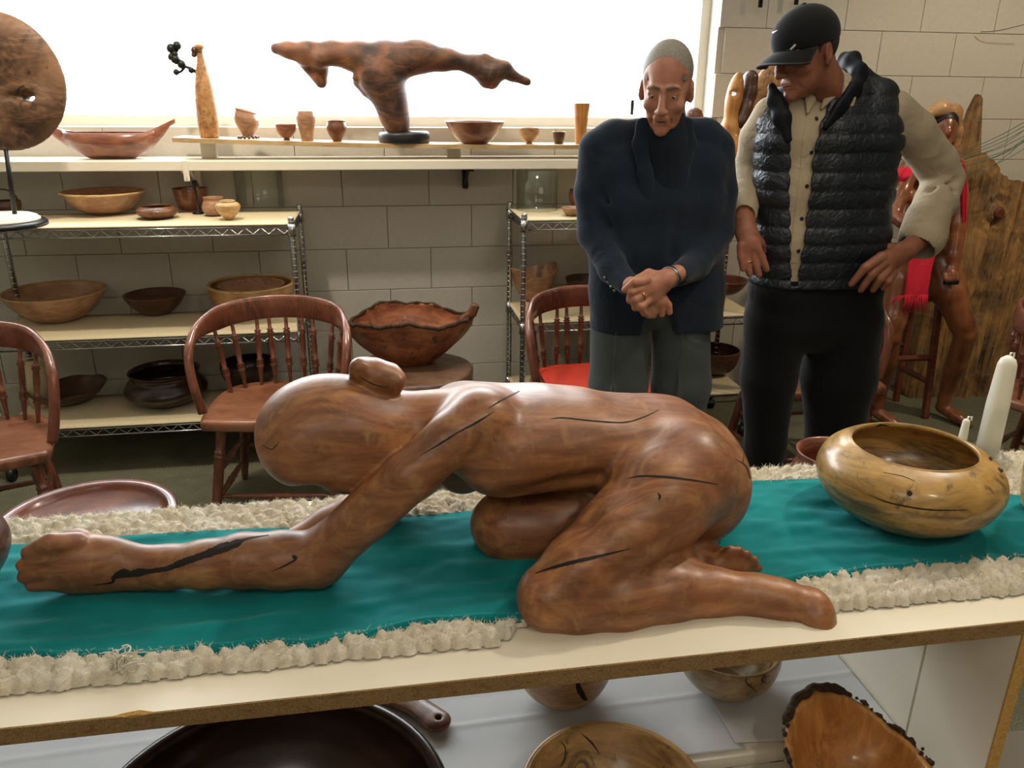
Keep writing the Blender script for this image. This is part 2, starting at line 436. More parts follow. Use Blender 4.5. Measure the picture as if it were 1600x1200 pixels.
# ------------------------------------------------------------------ room
X0, X1, Y0, Y1, ZC = -2.9, 4.9, -2.4, 3.9, 2.95
WX0, WX1, WZ0, WZ1 = -2.3, 1.632, 1.415, 2.62
def struct(name, mb, mat, parent=None, smooth=False):
    o = mb.obj(name, mat, parent, smooth)
    if parent is None: o['kind'] = 'structure'
    return o
def bx(mb, a, b): return mb.box([(p+q)/2 for p, q in zip(a, b)], [abs(q-p)/2 for p, q in zip(a, b)])
struct('floor', bx(MB(), (X0, Y0, -.1), (X1, Y1+.25, 0)), M['carpet'])
struct('ceiling', bx(MB(), (X0-.2, Y0-.2, ZC), (X1+.2, Y1+.25, ZC+.1)), M['ceil'])
struct('wall_left', bx(MB(), (X0-.2, Y0, 0), (X0, Y1+.25, ZC)), M['wallp'])
struct('wall_right', bx(MB(), (X1, Y0, 0), (X1+.2, Y1+.25, ZC)), M['wallp'])
struct('wall_front', bx(MB(), (X0, Y0-.2, 0), (X1, Y0, ZC)), M['wallp'])
mb = MB(); bx(mb, (X0, Y1+.006, 0), (WX0, Y1+.25, ZC)); bx(mb, (WX1, Y1+.006, 0), (X1, Y1+.25, ZC))
bx(mb, (WX0, Y1+.006, 0), (WX1, Y1+.25, WZ0)); bx(mb, (WX0, Y1+.006, WZ1), (WX1, Y1+.25, ZC))
wall = struct('wall_back', mb, M['mortar'])
blk = {}
def block(x0, x1, z0, z1):
    w, h = round(x1-x0, 3), round(z1-z0, 3)
    if w < .03 or h < .02: return
    if (w, h) not in blk:
        blk[(w, h)] = MB().box((0, 0, 0), (w/2, .009, h/2), bev=.0022).mesh('block', False)
    put('block', blk[(w, h)], M['block'], wall, ((x0+x1)/2, Y1+.0025, (z0+z1)/2))
J = .0022; row = 0; z = .042-.2032
while z < 2.9:
    off = .038 if row % 2 else -.165
    x = off-.4064*5
    while x < 4.6:
        a, b = x+J/2, x+.4064-J/2; c, d = max(z, 0)+J/2, z+.2032-J/2
        segs = [(a, b)]
        if z+.2032 > WZ0+.01 and z < WZ1-.01:
            if a < WX1 and b > WX0:
                segs = [(max(a, WX1+.002), b)] if b > WX1+.03 else []
                if z < WZ0: block(a, min(b, WX1), c, WZ0-.001)
        for s0, s1 in segs:
            if a < 4.55: block(s0, s1, c, d)
        x += .4064
    z += .2032; row += 1
# window: frame, glass
mb = MB(); t_ = .045
for a, b in (((WX0, 4.02, WZ0), (WX1, 4.07, WZ0+t_)), ((WX0, 4.02, WZ1-t_), (WX1, 4.07, WZ1)), ((WX0, 4.02, WZ0+t_), (WX0+t_, 4.07, WZ1-t_)), ((WX1-t_, 4.02, WZ0+t_), (WX1, 4.07, WZ1-t_))): bx(mb, a, b)
win = struct('window_1', mb, M['paint'])
bx(MB(), (WX0+t_, 4.042, WZ0+t_), (WX1-t_, 4.046, WZ1-t_)).obj('glass_pane', M['glass'], win, False)
# long display shelf fixed below the window, on brackets
sh = thing('display_shelf', 'long white painted shelf fixed to the block wall just under the window', 'shelf', (-.4, 3.75, 1.25))
MB().box((-.2, -.005, .02), (1.95, .145, .02), bev=.003).obj('board', M['paint'], sh, False)
for px, lab in ((290, 1), (736, 2)):
    p = P(px, 285, 3.62)
    b = MB(); xx = p[0]+.4
    b.box((xx, .118, -.055), (.014, .012, .055), bev=.004); b.tube([(xx, .12, -.10), (xx, -.02, -.012)], .007, 8)
    b.box((xx, .0, -.006), (.014, .12, .006), bev=.002)
    b.obj('bracket', M['paint'] if lab == 1 else M['iron'], sh, False)
b = MB(); xx = P(290, 270, 3.585)[0]+.4   # small hook plate hanging on the shelf front
b.box((xx, -.153, .0), (.012, .003, .042), bev=.0029); b.tube([(xx, -.157, -.02), (xx, -.166, -.026), (xx, -.166, -.010)], .003, 6)
b.obj('hook_plate', M['paint'], sh, False)

# loose board with the small turnings on it, resting on two blocks
LB = thing('loose_board', 'thin bowed wooden board laid above the white shelf carrying small cups', 'board', (.05, 3.73, 1.29))
def zb(x): # world z of the board's top surface
    t = (x+.835)/1.85; return 1.382-.030*t-.010*math.sin(PI*min(max(t, 0), 1))
V = []; F = []; N = 40
for i in range(N+1):
    x = -.835+2.35*i/N; z_ = zb(x)-1.29
    for y in (-.10, .10):
        for dz in (0, -.018): V.append((x-.05, y, z_+dz))
for i in range(N):
    o = 4*i; F += [(o, o+4, o+6, o+2), (o+1, o+3, o+7, o+5), (o, o+1, o+5, o+4), (o+2, o+6, o+7, o+3)]
F += [(0, 2, 3, 1), (4*N, 4*N+1, 4*N+3, 4*N+2)]
M['oakb'] = wood('pale_board', '#8a6a44', '#b39467', '#cbb083', grain=(3, 30, 30), rough=.6, coat=0)
put('plank', mesh_np('plank', V, F, False), M['oakb'], LB)
for x in (-.72, .35, 1.35):
    hh = (zb(x)-.018-1.29)/2
    MB().box((x-.05, .045, hh), (.03, .03, hh-.0005), bev=.003).obj('support_block', M['paint'], LB, False)

# ------------------------------------------------------------------ counter with the sculpture
TZ = .85
ct = thing('display_counter', 'white laminate counter with raw particleboard edge holding the kneeling sculpture', 'counter', (0, 1.09, 0))
MB().box((-.15, 0, TZ-.0125-.0005), (1.62, .257, .0115)).obj('top_panel', M['lam'], ct, False)
chp = MB(); chp.box((-.15, -.2585, TZ-.0132), (1.62, .0015, .0118)); chp.box((-.15, 0, TZ-.0249), (1.615, .25, .0005)).obj('panel_edge', M['chip'], ct, False)
MB().box((-.15, .2585, TZ-.0125), (1.62, .0015, .0118)).obj('panel_edge', M['paint'], ct, False)
# chipped corner of the laminate
p = PZ(212, 1112, TZ)
cb = MB(); cb.add([(p[0]-.028, -.2603, TZ+.0004), (p[0]-.014, -.256, TZ+.0006), (p[0]+.004, -.2535, TZ+.0006), (p[0]+.026, -.2603, TZ+.0004), (p[0], -.2608, TZ-.003)], [(0, 4, 3, 2, 1)])
cb.obj('chipped_edge', M['chip2'], ct, False)
LZ = .47
for x_ in (.912, -1.2):
    for (y0, y1, z0) in ((-.257, -.085, LZ-.0195), (-.081, .257, 0)):
        b = MB(); bx(b, (x_-.009, y0+.002, z0), (x_+.011, y1, TZ-.0255)); b.obj('side_panel', M['paint'], ct, False)
    b = MB(); bx(b, (x_-.009, -.2585, LZ-.0195), (x_+.011, -.2555, TZ-.0255)); b.obj('panel_edge', M['chip2'], ct, False)
bx(MB(), (-1.19, -.08, LZ-.025), (.902, .257, LZ-.003)).obj('lower_shelf', M['paint'], ct, False)
M['fshelf'] = flat('grey_laminate', '#cfc9bb', .35)
lp = thing('low_platform', 'low pale laminated platform in front of and below the counter', 'platform', (.3, .72, 0))
bx(MB(), (-1.49, -.5, LZ-.045), (1.9, .283, LZ-.02)).obj('platform_top', M['fshelf'], lp, False)
for xx in (-1.45, 1.86):
    for yy in (-.46, .25): bx(MB(), (xx-.02, yy-.02, 0), (xx+.02, yy+.02, LZ-.0452)).obj('leg', M['paint'], lp, False)
# white sheet over the lower shelf
def sheet_mat(name, c, c2):
    t = NT(name, .75, spec=.25); co = t.coord(); v = t.noise(co, 5, 3); t.col(t.mix(t.ramp(v, [(.4, 0.0), (.7, .6)]), c, c2)); w = t.noise(t.coord((700, 700, 700)), 1, 1); t.bump(w, .15, .0005); return t.m
M['sheet'] = sheet_mat('white_sheet', '#c9cbcd', '#bcbfc2')
def slab_grid(nu, nv, fn, thick=.0015):
    V = []; F = []
    for i in range(nu+1):
        for j in range(nv+1): V.append(fn(i/nu, j/nv))
    V = np.array(V); n = len(V); B = V.copy(); B[:, 2] -= thick; w = nv+1
    Q = [(i*w+j, (i+1)*w+j, (i+1)*w+j+1, i*w+j+1) for i in range(nu) for j in range(nv)]
    F = Q+[(a+n, d+n, c+n, b+n) for a, b, c, d in Q]
    for i in range(nu): F += [(i*w, i*w+n, (i+1)*w+n, (i+1)*w), (i*w+nv, (i+1)*w+nv, (i+1)*w+nv+n, i*w+nv+n)]
    for j in range(nv): F += [(j, j+1, j+1+n, j+n), (nu*w+j, nu*w+j+n, nu*w+j+1+n, nu*w+j+1)]
    return np.concatenate([V, B]), np.array(F)
st = thing('white_sheet', 'white cotton sheet spread on the shelf below the counter', 'sheet', (-.1, 1.2, LZ))
def shf(x0, x1, up, seed):
    def f(u, v):
        x = x0+(x1-x0)*u; y = -.172+.318*v+.006*math.sin(5*u+seed)*(1-v)
        z_ = up+.0022*(1+math.sin(9*x+2.5*math.sin(7*y+seed)))*.6+.0012*math.exp(-((y-.02-.05*x)/.006)**2)+.0022*math.exp(-((y+.055-.03*x)/.005)**2)
        z_ += .002*math.exp(-((x-.3*y-.1)/.008)**2)
        return (x, y, z_)
    return f
for (a, b_, up, s) in ((-1.08, .70, -.0005, 0), (.685, .998, .0016, 2)):
    V, F = slab_grid(160, 60, shf(a, b_, up, s)); put('cloth_panel', mesh_np('cloth', V, F), M['sheet'], st)

# fluffy wool rug
M['wool'] = None
def wool():
    t = NT('wool', .95, spec=.1); t.set('Sheen Weight', .4); co = t.coord()
    a = t.noise(co, 420, 4, .7, 1.0); b = t.noise(co, 22, 3)
    t.col(t.mix(t.ramp(b, [(.35, 0.0), (.7, 1.0)]), '#f4eedd', '#e6dabd')); t.bump(a, .7, .004); return t.m
M['wool'] = wool()
RX0, RX1, RY0, RY1 = -1.3, 1.32, .893, 1.335
rug = thing('wool_rug', 'fluffy cream wool runner laid on the counter under the teal cloth', 'rug', (0, 1.11, TZ))
bk = bx(MB(), (RX0+.01, .98-1.11, 0.0002), (RX1-.01, RY1-1.11-.012, .003)); bx(bk, (RX0+.01, RY0-1.11+.012, .0002), (.15, .98-1.11, .003)); bx(bk, (.625, RY0-1.11+.012, .0002), (RX1-.01, .98-1.11, .003)); bk.obj('backing', M['wool'], rug, False)
res = .0028
xs = np.arange(RX0-.01, RX1+.01, res); ys = np.arange(RY0-.012, RY1+.012, res)
GX, GY = np.meshgrid(xs, ys, indexing='ij'); Hh = np.zeros_like(GX)
sp = .023; rr = np.random.RandomState(3)
ny = int((RY1-RY0)/(sp*.88)); nx = int((RX1-RX0)/sp)
for j in range(ny+1):
    for i in range(nx+1):
        edge = j == 0 or j == ny
        cx = RX0+(i+.5*(j % 2))*sp+rr.uniform(-.006, .006)*(1 if not edge else .35); cy = RY0+.010+j*(RY1-RY0-.02)/ny+rr.uniform(-.005, .005)*(1 if not edge else .2)
        r = rr.uniform(.0125, .0165); hgt = rr.uniform(.012, .017)
        i0 = max(0, int((cx-r-xs[0])/res)); i1 = int((cx+r-xs[0])/res)+2; j0 = max(0, int((cy-r-ys[0])/res)); j1 = int((cy+r-ys[0])/res)+2
        sx, sy = GX[i0:i1, j0:j1], GY[i0:i1, j0:j1]; d2 = ((sx-cx)**2+(sy-cy)**2)/r**2
        Hh[i0:i1, j0:j1] = np.maximum(Hh[i0:i1, j0:j1], hgt*np.sqrt(np.clip(1-d2, 0, 1)))
def vnoise(X, Y, sc, seed):
    r = np.random.RandomState(seed); T = r.rand(128, 128); u, v = X/sc+50, Y/sc+50; i, j = np.floor(u).astype(int), np.floor(v).astype(int); a, b = u-i, v-j
    a = a*a*(3-2*a); b = b*b*(3-2*b); g = lambda p, q: T[p % 128, q % 128]
    return (g(i, j)*(1-a)+g(i+1, j)*a)*(1-b)+(g(i, j+1)*(1-a)+g(i+1, j+1)*a)*b-.5
mask = Hh > .0008
Hh = Hh+mask*(vnoise(GX, GY, .008, 1)*.006+vnoise(GX, GY, .0035, 2)*.004)
Hh = np.where(mask, np.maximum(Hh, .001), 0)
Hh = np.where((GX > .135) & (GX < .615+.01*np.sin(GX*90)) & (GY < .975) & (GY < .893+(GX-.135)*.9+.006*np.sin(GX*240)), 0, Hh)     # rug edge tucked back under the carved shin
# teal cloth footprint presses the pile down
def teal_y(x, front):
    if front: return np.interp(x, [-1.3, -.514, -.30, -.123, .05, .159, .4, .602, .72, 1.0, 1.35], [.945, .943, .925, .915, .935, .929, .935, .955, .965, .961, .96])
    return np.interp(x, [-1.3, -.635, -.441, -.147, .1, .40, .696, .866, 1.0, 1.174, 1.35], [1.25, 1.246, 1.253, 1.238, 1.25, 1.285, 1.288, 1.28, 1.22, 1.159, 1.13])
under = (GY > teal_y(GX, True)+.006) & (GY < teal_y(GX, False)-.006)
Hh = np.where(under, np.minimum(Hh, .006), Hh)
a, b = GX.shape; idx = np.arange(a*b).reshape(a, b)
live = (Hh[:-1, :-1] > 0) | (Hh[1:, :-1] > 0) | (Hh[:-1, 1:] > 0) | (Hh[1:, 1:] > 0)
Q = np.stack([idx[:-1, :-1][live], idx[1:, :-1][live], idx[1:, 1:][live], idx[:-1, 1:][live]], axis=1)
usedv = np.unique(Q); remap = np.full(a*b, -1); remap[usedv] = np.arange(len(usedv))
jit = .0012
VV = np.stack([GX.ravel()+vnoise(GX, GY, .005, 5).ravel()*jit*2, GY.ravel()-1.11+vnoise(GX, GY, .005, 6).ravel()*jit*2, Hh.ravel()+.0012], axis=1)[usedv]
tag(put('pile', mesh_np('pile', VV, remap[Q]), M['wool'], rug), kind='stuff')
# fine fibres standing off the pile
fr = np.random.RandomState(9); ok = np.argwhere((Hh > .004) & ~under); NF = 60000
ii = ok[fr.randint(0, len(ok), NF)]
px_ = GX[ii[:, 0], ii[:, 1]]+fr.uniform(-.001, .001, NF); py_ = GY[ii[:, 0], ii[:, 1]]-1.11+fr.uniform(-.001, .001, NF); pz_ = Hh[ii[:, 0], ii[:, 1]]
th_ = fr.uniform(0, 2*PI, NF); ln = fr.uniform(.0025, .0065, NF); el = fr.uniform(.1, 1.2, NF)
d1 = np.stack([np.cos(th_)*np.cos(el), np.sin(th_)*np.cos(el), np.sin(el)], axis=1); d2 = np.stack([np.cos(th_+fr.uniform(-1, 1, NF)), np.sin(th_+fr.uniform(-1, 1, NF)), fr.uniform(-.5, .7, NF)], axis=1)
sd_ = np.stack([-np.sin(th_), np.cos(th_), np.zeros(NF)], axis=1)*.00032
p0_ = np.stack([px_, py_, pz_], axis=1); p1_ = p0_+d1*ln[:, None]; p2_ = p1_+d2*ln[:, None]*.8
VF = np.concatenate([p0_-sd_, p0_+sd_, p1_+sd_, p1_-sd_, p2_+sd_*.3, p2_-sd_*.3]); I0 = np.arange(NF)
QF = np.concatenate([np.stack([I0, I0+NF, I0+2*NF, I0+3*NF], axis=1), np.stack([I0+3*NF, I0+2*NF, I0+4*NF, I0+5*NF], axis=1)])
tag(put('fibres', mesh_np('fibres', VF, QF), M['wool'], rug), kind='stuff')
# loose wisp of wool pulled up over the teal cloth
b = MB()
for k in range(26):
    p0 = PZ(180+rr.uniform(-12, 14), 1045+rr.uniform(-12, 12), TZ+.014); th = rr.uniform(-.6, .9)
    pts = [p0]
    for q in range(6):
        pts.append(pts[-1]+np.array([math.sin(th)*.0075, rr.uniform(-.002, .003), .0055*math.cos(th*.8)+.001*(1-q)])); th += rr.uniform(-.5, .55)
    b.tube([p-np.array([0, 1.11, TZ]) for p in pts], [.0009]*6+[.0002], 4)
p0 = PZ(172, 1030, TZ+.02); q0 = [(PZ(x, y, TZ+.03)-np.array([0, 1.11, TZ])) for x, y in ((178, 1034), (186, 1026), (196, 1024), (204, 1014), (200, 1008), (190, 1010))]
b.tube(cat(q0, 4), .0012, 5)
tag(b.obj('loose_wisp', M['wool'], rug), kind='stuff')

# teal cloth
def tealm():
    t = NT('teal_cotton', .9, spec=.15); t.set('Sheen Weight', .25); t.b.inputs['Sheen Tint'].default_value = (.3, .9, .9, 1)
    co = t.coord(); w = t.noise(t.coord((900, 500, 700)), 1, 2); big = t.noise(co, 9, 4)
    t.col(t.mix(t.ramp(big, [(.35, 0.0), (.7, 1.0)]), '#0b8386', '#086a6e')); t.bump(w, .5, .0015); return t.m
M['teal'] = tealm()
tc = thing('teal_cloth', 'teal cotton runner lying on the cream wool under the sculpture', 'cloth', (0, 1.11, TZ))
nu, nv = 620, 110
U, Vv = np.meshgrid(np.linspace(0, 1, nu+1), np.linspace(0, 1, nv+1), indexing='ij')
X = -1.28+2.6*U; yf = teal_y(X, True)+.003*np.sin(X*23)+.002*np.sin(X*61); yb = teal_y(X, False)+.003*np.sin(X*19+1)
Y = yf+(yb-yf)*Vv
fold = vnoise(X, Y*3.2, .10, 11)*.010+vnoise(X, Y*2.0, .045, 12)*.005+vnoise(X, Y, .02, 13)*.0016
edge_d = np.minimum(Vv, 1-Vv)*(yb-yf)
# the rolled hem along the front edge
hem = .0045*np.exp(-((Vv*(yb-yf)-.006)/.004)**2)
Zt = .0145+np.maximum(fold, -.004)*np.clip(edge_d/.03, .25, 1)+hem
Zt -= .006*np.exp(-(np.minimum(Vv, 1-Vv)*(yb-yf)/.0035)**1.0)
ridge = np.exp(-((Y-(1.0+.035*np.sin(X*3.3)))/.012)**2)*.006*(vnoise(X, Y, .25, 14)+.5)
Zt = Zt+ridge
V = np.stack([X.ravel(), Y.ravel()-1.11, Zt.ravel()], axis=1)
B = V.copy(); B[:, 2] -= .0022; n = len(V); w = nv+1
I_ = np.arange(n).reshape(nu+1, nv+1)
Q = np.stack([I_[:-1, :-1], I_[1:, :-1], I_[1:, 1:], I_[:-1, 1:]], axis=-1).reshape(-1, 4)
side = []
for i in range(nu): side += [(i*w, i*w+n, (i+1)*w+n, (i+1)*w), (i*w+nv, (i+1)*w+nv, (i+1)*w+nv+n, i*w+nv+n)]
put('cloth', mesh_np('teal', np.concatenate([V, B]), np.concatenate([Q, Q[:, ::-1]+n, np.array(side)])), M['teal'], tc)
CZ = TZ+.016  # surface of the cloth
# ------------------------------------------------------------------ the kneeling figure
def sculpt_mat():
    t = NT('sculpture_wood', .46, 0, .18); t.set('Coat Roughness', .3)
    co = t.coord((2.2, 9, 9), (0, .35, .2)); co2 = t.coord((3, 3, 3)); co3 = t.coord((14, 60, 60), (0, .35, .2))
    n1 = t.noise(co, 1.5, 6, .6, 3.2); n2 = t.noise(co2, 1.3, 4, .6, 2.0); n3 = t.noise(co3, 1.0, 4, .65, 1.5); n4 = t.noise(co2, 5.5, 5, .6, 2.5)
    v = t.ramp(n1, [(.30, '#6c442b'), (.45, '#8c5836'), (.56, '#a26a42'), (.72, '#be864f')])
    v = t.mix(t.ramp(n2, [(.42, 0.0), (.66, .65)]), v, '#84543c')
    v = t.mix(t.ramp(n4, [(.52, 0.0), (.72, .6)]), v, '#b38a58')
    v = t.mix(.42, v, t.ramp(n3, [(.32, .55), (.62, 1.0)]), 'MULTIPLY')
    t.col(v); t.bump(n3, .06, .001); return t.m
M['sculpt'] = sculpt_mat()
M['crack'] = flat('crack_filler', '#140d08', .7)
M['sbun'] = None
S = SDF()
def s1(x, y, Y, r): p = P(x, y, Y); return (p, r/ppm(p))
def SE(x, y, Y, rx, ry, rz, k=.02, op='u', tilt=0):
    """ellipsoid: rx along screen x, rz along screen y (pixels), ry depth in metres; tilt in image plane (deg, clockwise)"""
    p = P(x, y, Y); q = ppm(p); S.e(p, (rx/q, ry, rz/q), roty(math.radians(tilt)), k, op)
# torso and hips (lateral pairs)
def lat(x, y, r, Ya, Yb, k=.05):
    p = P(x, y, (Ya+Yb)/2); rr_ = r/ppm(p); a = np.array([p[0], Ya, p[2]]); b = np.array([p[0], Yb, p[2]]); return a, b, rr_
secs = [(728, 668, 48, 1.09, 1.22), (785, 684, 60, 1.10, 1.20), (850, 680, 56, 1.11, 1.20), (910, 682, 52, 1.11, 1.20), (980, 696, 56, 1.11, 1.20), (1035, 716, 76, 1.10, 1.20), (1062, 738, 88, 1.10, 1.20)]
L = [lat(*q) for q in secs]
for (a, b, r), (a2, b2, r2_) in zip(L[:-1], L[1:]):
    S.c(a, a2, r, r2_, .04); S.c(b, b2, r, r2_, .04); S.c((a+b)/2, (a2+b2)/2, r*1.03, r2_*1.03, .04)
# scapulae / shoulder ridge
SE(705, 642, 1.22, 56, .05, 28, .03, tilt=-18); SE(755, 640, 1.12, 48, .05, 32, .025, tilt=5)
SE(722, 722, 1.19, 46, .06, 48, .03)
# breast
S.chain([s1(752, 706, 1.09, 40), s1(768, 732, 1.075, 41)], .014)
# neck and head
S.chain([s1(730, 665, 1.16, 58), s1(660, 664, 1.155, 45), s1(600, 676, 1.15, 58)], .035)
SE(513, 668, 1.145, 108, .088, 84, .03, tilt=0); SE(572, 682, 1.15, 78, .08, 72, .04, tilt=20)
SE(470, 700, 1.13, 52, .07, 50, .04)                     # brow / face turned down
SE(552, 728, 1.13, 62, .06, 32, .03, tilt=6)            # jaw
SE(600, 705, 1.14, 50, .06, 45, .03)
SE(484, 766, 1.09, 16, .05, 9, .02, 's')
# bun of hair
S.chain([s1(566, 581, 1.14, 21), s1(588, 589, 1.14, 25), s1(610, 599, 1.14, 22)], .005)
S.chain([s1(560, 573, 1.13, 14), s1(568, 571, 1.17, 14)], .008); SE(585, 573, 1.155, 19, .025, 13, .010); SE(611, 580, 1.15, 15, .022, 12, .010); SE(622, 592, 1.14, 12, .02, 9, .01)
# near arm
S.chain([s1(748, 655, 1.085, 44), s1(708, 682, 1.065, 40)], .03)
S.chain([s1(708, 682, 1.065, 41), s1(640, 744, 1.045, 41), s1(575, 803, 1.045, 41), s1(520, 852, 1.05, 40), s1(496, 873, 1.052, 40)], .006)
S.chain([s1(497, 874, 1.055, 42), s1(440, 875, 1.06, 42), s1(380, 876, 1.065, 40), s1(320, 882, 1.07, 35), s1(262, 886, 1.08, 31), s1(222, 887, 1.085, 32)], .02)
# near hand: palm, knuckles, bent fingers
S.chain([s1(215, 887, 1.085, 32), s1(170, 882, 1.09, 42), s1(120, 880, 1.09, 46), s1(100, 880, 1.09, 45)], .02, sq=((0, 1, .15), .8))
for (xa, ya, xb, yb, xc, yc, r) in ((122, 848, 80, 848, 45, 863, 14.5), (118, 870, 70, 869, 37, 883, 14), (118, 892, 70, 891, 38, 901, 13.5), (122, 911, 85, 910, 50, 915, 12.5)):
    S.chain([s1(xa, ya, 1.08, r+3), s1(xb, yb, 1.065, r+1), s1(xc, yc, 1.062, r-2)], .003)
for (xa, ya, xb, yb) in ((30, 873, 105, 858), (28, 892, 100, 881), (36, 909, 100, 902)):
    S.chain([s1(xa, ya, 1.035, 3.5), s1(xb, yb, 1.030, 2.0)], .008, 's')
S.chain([s1(190, 868, 1.125, 22), s1(120, 845, 1.14, 17), s1(70, 850, 1.14, 12)], .015)
# far arm, folded flat beyond
S.chain([s1(735, 690, 1.25, 45), s1(640, 745, 1.25, 38), s1(545, 812, 1.25, 32), s1(512, 823, 1.25, 27)], .02)
S.chain([s1(512, 823, 1.25, 27), s1(420, 868, 1.20, 22)], .02)
# far thigh and knee
S.chain([s1(796, 822, 1.13, 58), s1(880, 812, 1.15, 66), s1(980, 780, 1.17, 80)], .015)
SE(830, 826, 1.13, 92, .065, 50, .02, tilt=14)
# near thigh
S.chain([s1(1064, 742, 1.06, 86), s1(1030, 778, 1.025, 80), s1(972, 834, .985, 66), s1(905, 887, .955, 54), s1(860, 926, .94, 49)], .018)
# calf, ankle, foot (near)
S.chain([s1(858, 937, .94, 50), s1(900, 936, .94, 54), s1(965, 932, .945, 58), s1(1040, 924, .945, 50), s1(1110, 925, .94, 40), s1(1180, 930, .925, 32), s1(1215, 938, .915, 31)], .012)
S.chain([s1(1215, 938, .915, 31), s1(1262, 950, .90, 32)], .02); SE(1276, 958, .895, 24, .034, 36, .015, tilt=-18)
S.chain([s1(1284, 968, .88, 18), s1(1299, 988, .868, 9)], .012); S.chain([s1(1275, 972, .875, 20), s1(1288, 986, .862, 10)], .012)
SE(1322, 950, .895, 18, .05, 32, .010, 's', tilt=-18); S.chain([s1(1262, 990, .87, 5), s1(1284, 1000, .86, 4)], .01, 's')
# calf back meeting the thigh, far shin and foot with toes
S.chain([s1(985, 882, .99, 42), s1(1050, 880, .99, 34)], .03)
S.chain([s1(1000, 868, 1.05, 42), s1(1085, 877, 1.03, 30), s1(1120, 882, 1.02, 25)], .02)
SE(1138, 882, 1.00, 40, .026, 26, .012, tilt=8)
for (x, y, r) in ((1140, 862, 9), (1153, 862, 9), (1166, 868, 8.5), (1177, 877, 8.5), (1184, 889, 8)):
    S.chain([s1(x-12, y+12, .995, r), s1(x, y-2, .99, r)], .004)
SE(1128, 886, .965, 28, .014, 14, .008, 's', tilt=6)
# groove between torso and thigh; spine channel
S.chain([s1(1010, 668, 1.0, 9), s1(968, 730, .985, 10), s1(905, 800, .96, 9), s1(835, 880, .93, 7)], .05, 's')
S.chain([s1(800, 775, 1.04, 5), s1(870, 757, 1.05, 6), s1(935, 744, 1.05, 4)], .02, 's')
me = S.mesh('kneeling_figure', .0042, smooth=2)
base = PZ(850, 985, TZ)
fig = thing('wooden_sculpture', 'large carved brown wood figure kneeling face down with arm stretched forward', 'sculpture', (.2, 1.06, TZ))
BV = bvh_of(me)
OFF = (.2, 1.06, TZ)
shift(me, OFF); put('body', me, M['sculpt'], fig)
def crack(pts, name='crack'): ribbon(BV, pts, name, M['crack'], fig, OFF)
crack([(656, 712, .5), (690, 692, 3), (715, 676, 2.5), (745, 660, 3.5), (772, 643, .5)])
crack([(763, 638, .5), (785, 625, 3), (812, 611, 1)])
crack([(860, 655, .5), (880, 653, 2), (930, 658, 2.4), (975, 660, 2.2), (1005, 652, 2), (1030, 640, .5)])
crack([(980, 748, .5), (1000, 744, 2.5), (1035, 745, 3.5), (1080, 750, 3), (1122, 757, .8)])
crack([(836, 896, 1), (870, 885, 5), (910, 875, 6), (945, 867, 4), (985, 857, .6)])
crack([(1150, 718, .4), (1165, 728, 2), (1172, 748, 1.5)])
crack([(1163, 700, .4), (1161, 722, 1)])
crack([(424, 893, .5), (445, 884, 3), (462, 874, 3.5), (459, 870, 6), (466, 871, .5)])
crack([(410, 695, .6), (425, 702, 1.2), (436, 690, .6)])
crack([(1028, 770, 1), (1031, 776, 4), (1029, 782, 1)])
crack([(148, 914, .8), (175, 910, 3), (178, 902, 7), (192, 896, 14), (205, 897, 10), (218, 894, 13), (232, 893, 8), (262, 888, 8), (285, 879, 11), (300, 874, 10), (335, 861, 13), (352, 855, 15), (362, 852, 11), (370, 849, 13), (380, 844, 4), (392, 840, 2.5), (420, 836, .6)], 'dark_inlay')
crack([(608, 606, .4), (585, 601, 1.5), (560, 588, .5)])
# ------------------------------------------------------------------ wood species for the turnings
WD = {}
def wd(k, *a, **kw): WD[k] = wood(k, *a, **kw); return WD[k]
wd('walnut', '#2e1a12', '#4a2c1d', '#6b4530', grain=(9, 9, 40))
wd('walnut_dark', '#160c09', '#2a1710', '#41271a', grain=(9, 9, 40), rough=.3)
wd('cherry', '#61392b', '#84503c', '#a26b4f', grain=(8, 8, 30), rough=.3, coat=.4)
wd('cherry_red', '#4a221a', '#6c362a', '#8a4e3d', grain=(6, 6, 26), rough=.28, coat=.4)
wd('maple', '#85603e', '#ad8256', '#c8a274', grain=(10, 10, 30), rough=.4)
wd('maple_pink', '#84604a', '#a67a5e', '#c29a78', grain=(8, 8, 26), rough=.4)
wd('birch', '#9a7648', '#c19a62', '#d9b983', grain=(10, 10, 50), rough=.4)
wd('spalt', '#75603f', '#9c835a', '#bba47a', grain=(12, 12, 30), rough=.3, coat=.35, spots='#3c2c1e')
wd('spalt_gold', '#6f5334', '#a27c4a', '#c09a62', grain=(5, 5, 26), rough=.34, coat=.35, spots='#413226', scale=1.3)
wd('burl', '#3f2115', '#643a24', '#8a5735', grain=(20, 20, 20), dist=4, rough=.45, spots='#231109')
wd('burl_light', '#6a4226', '#a06f40', '#cfa066', grain=(16, 16, 16), dist=4, rough=.5, spots='#4a2a18')
wd('amber', '#8a5526', '#b87a38', '#d59a50', grain=(30, 30, 4), rough=.5, dist=1.5)
wd('vessel', '#7c5c36', '#b48c4c', '#d2a862', grain=(5, 5, 26), rough=.33, coat=.35, spots='#453628', scale=1.2, band=('#5e4a36', .055, .12))
wd('bark', '#1d140f', '#352619', '#5a4430', grain=(30, 30, 12), rough=.95, coat=0)
wd('chair', '#48271b', '#6d3e2b', '#8a5340', grain=(30, 30, 6), rough=.3, coat=.4, fig=.35)
wd('chair_seat', '#5e3726', '#825039', '#9c6a50', grain=(8, 40, 8), rough=.3, coat=.35, fig=.4)
wd('stump', '#3d2a1e', '#64483a', '#8a6a54', grain=(6, 30, 6), rough=.45, coat=.1)
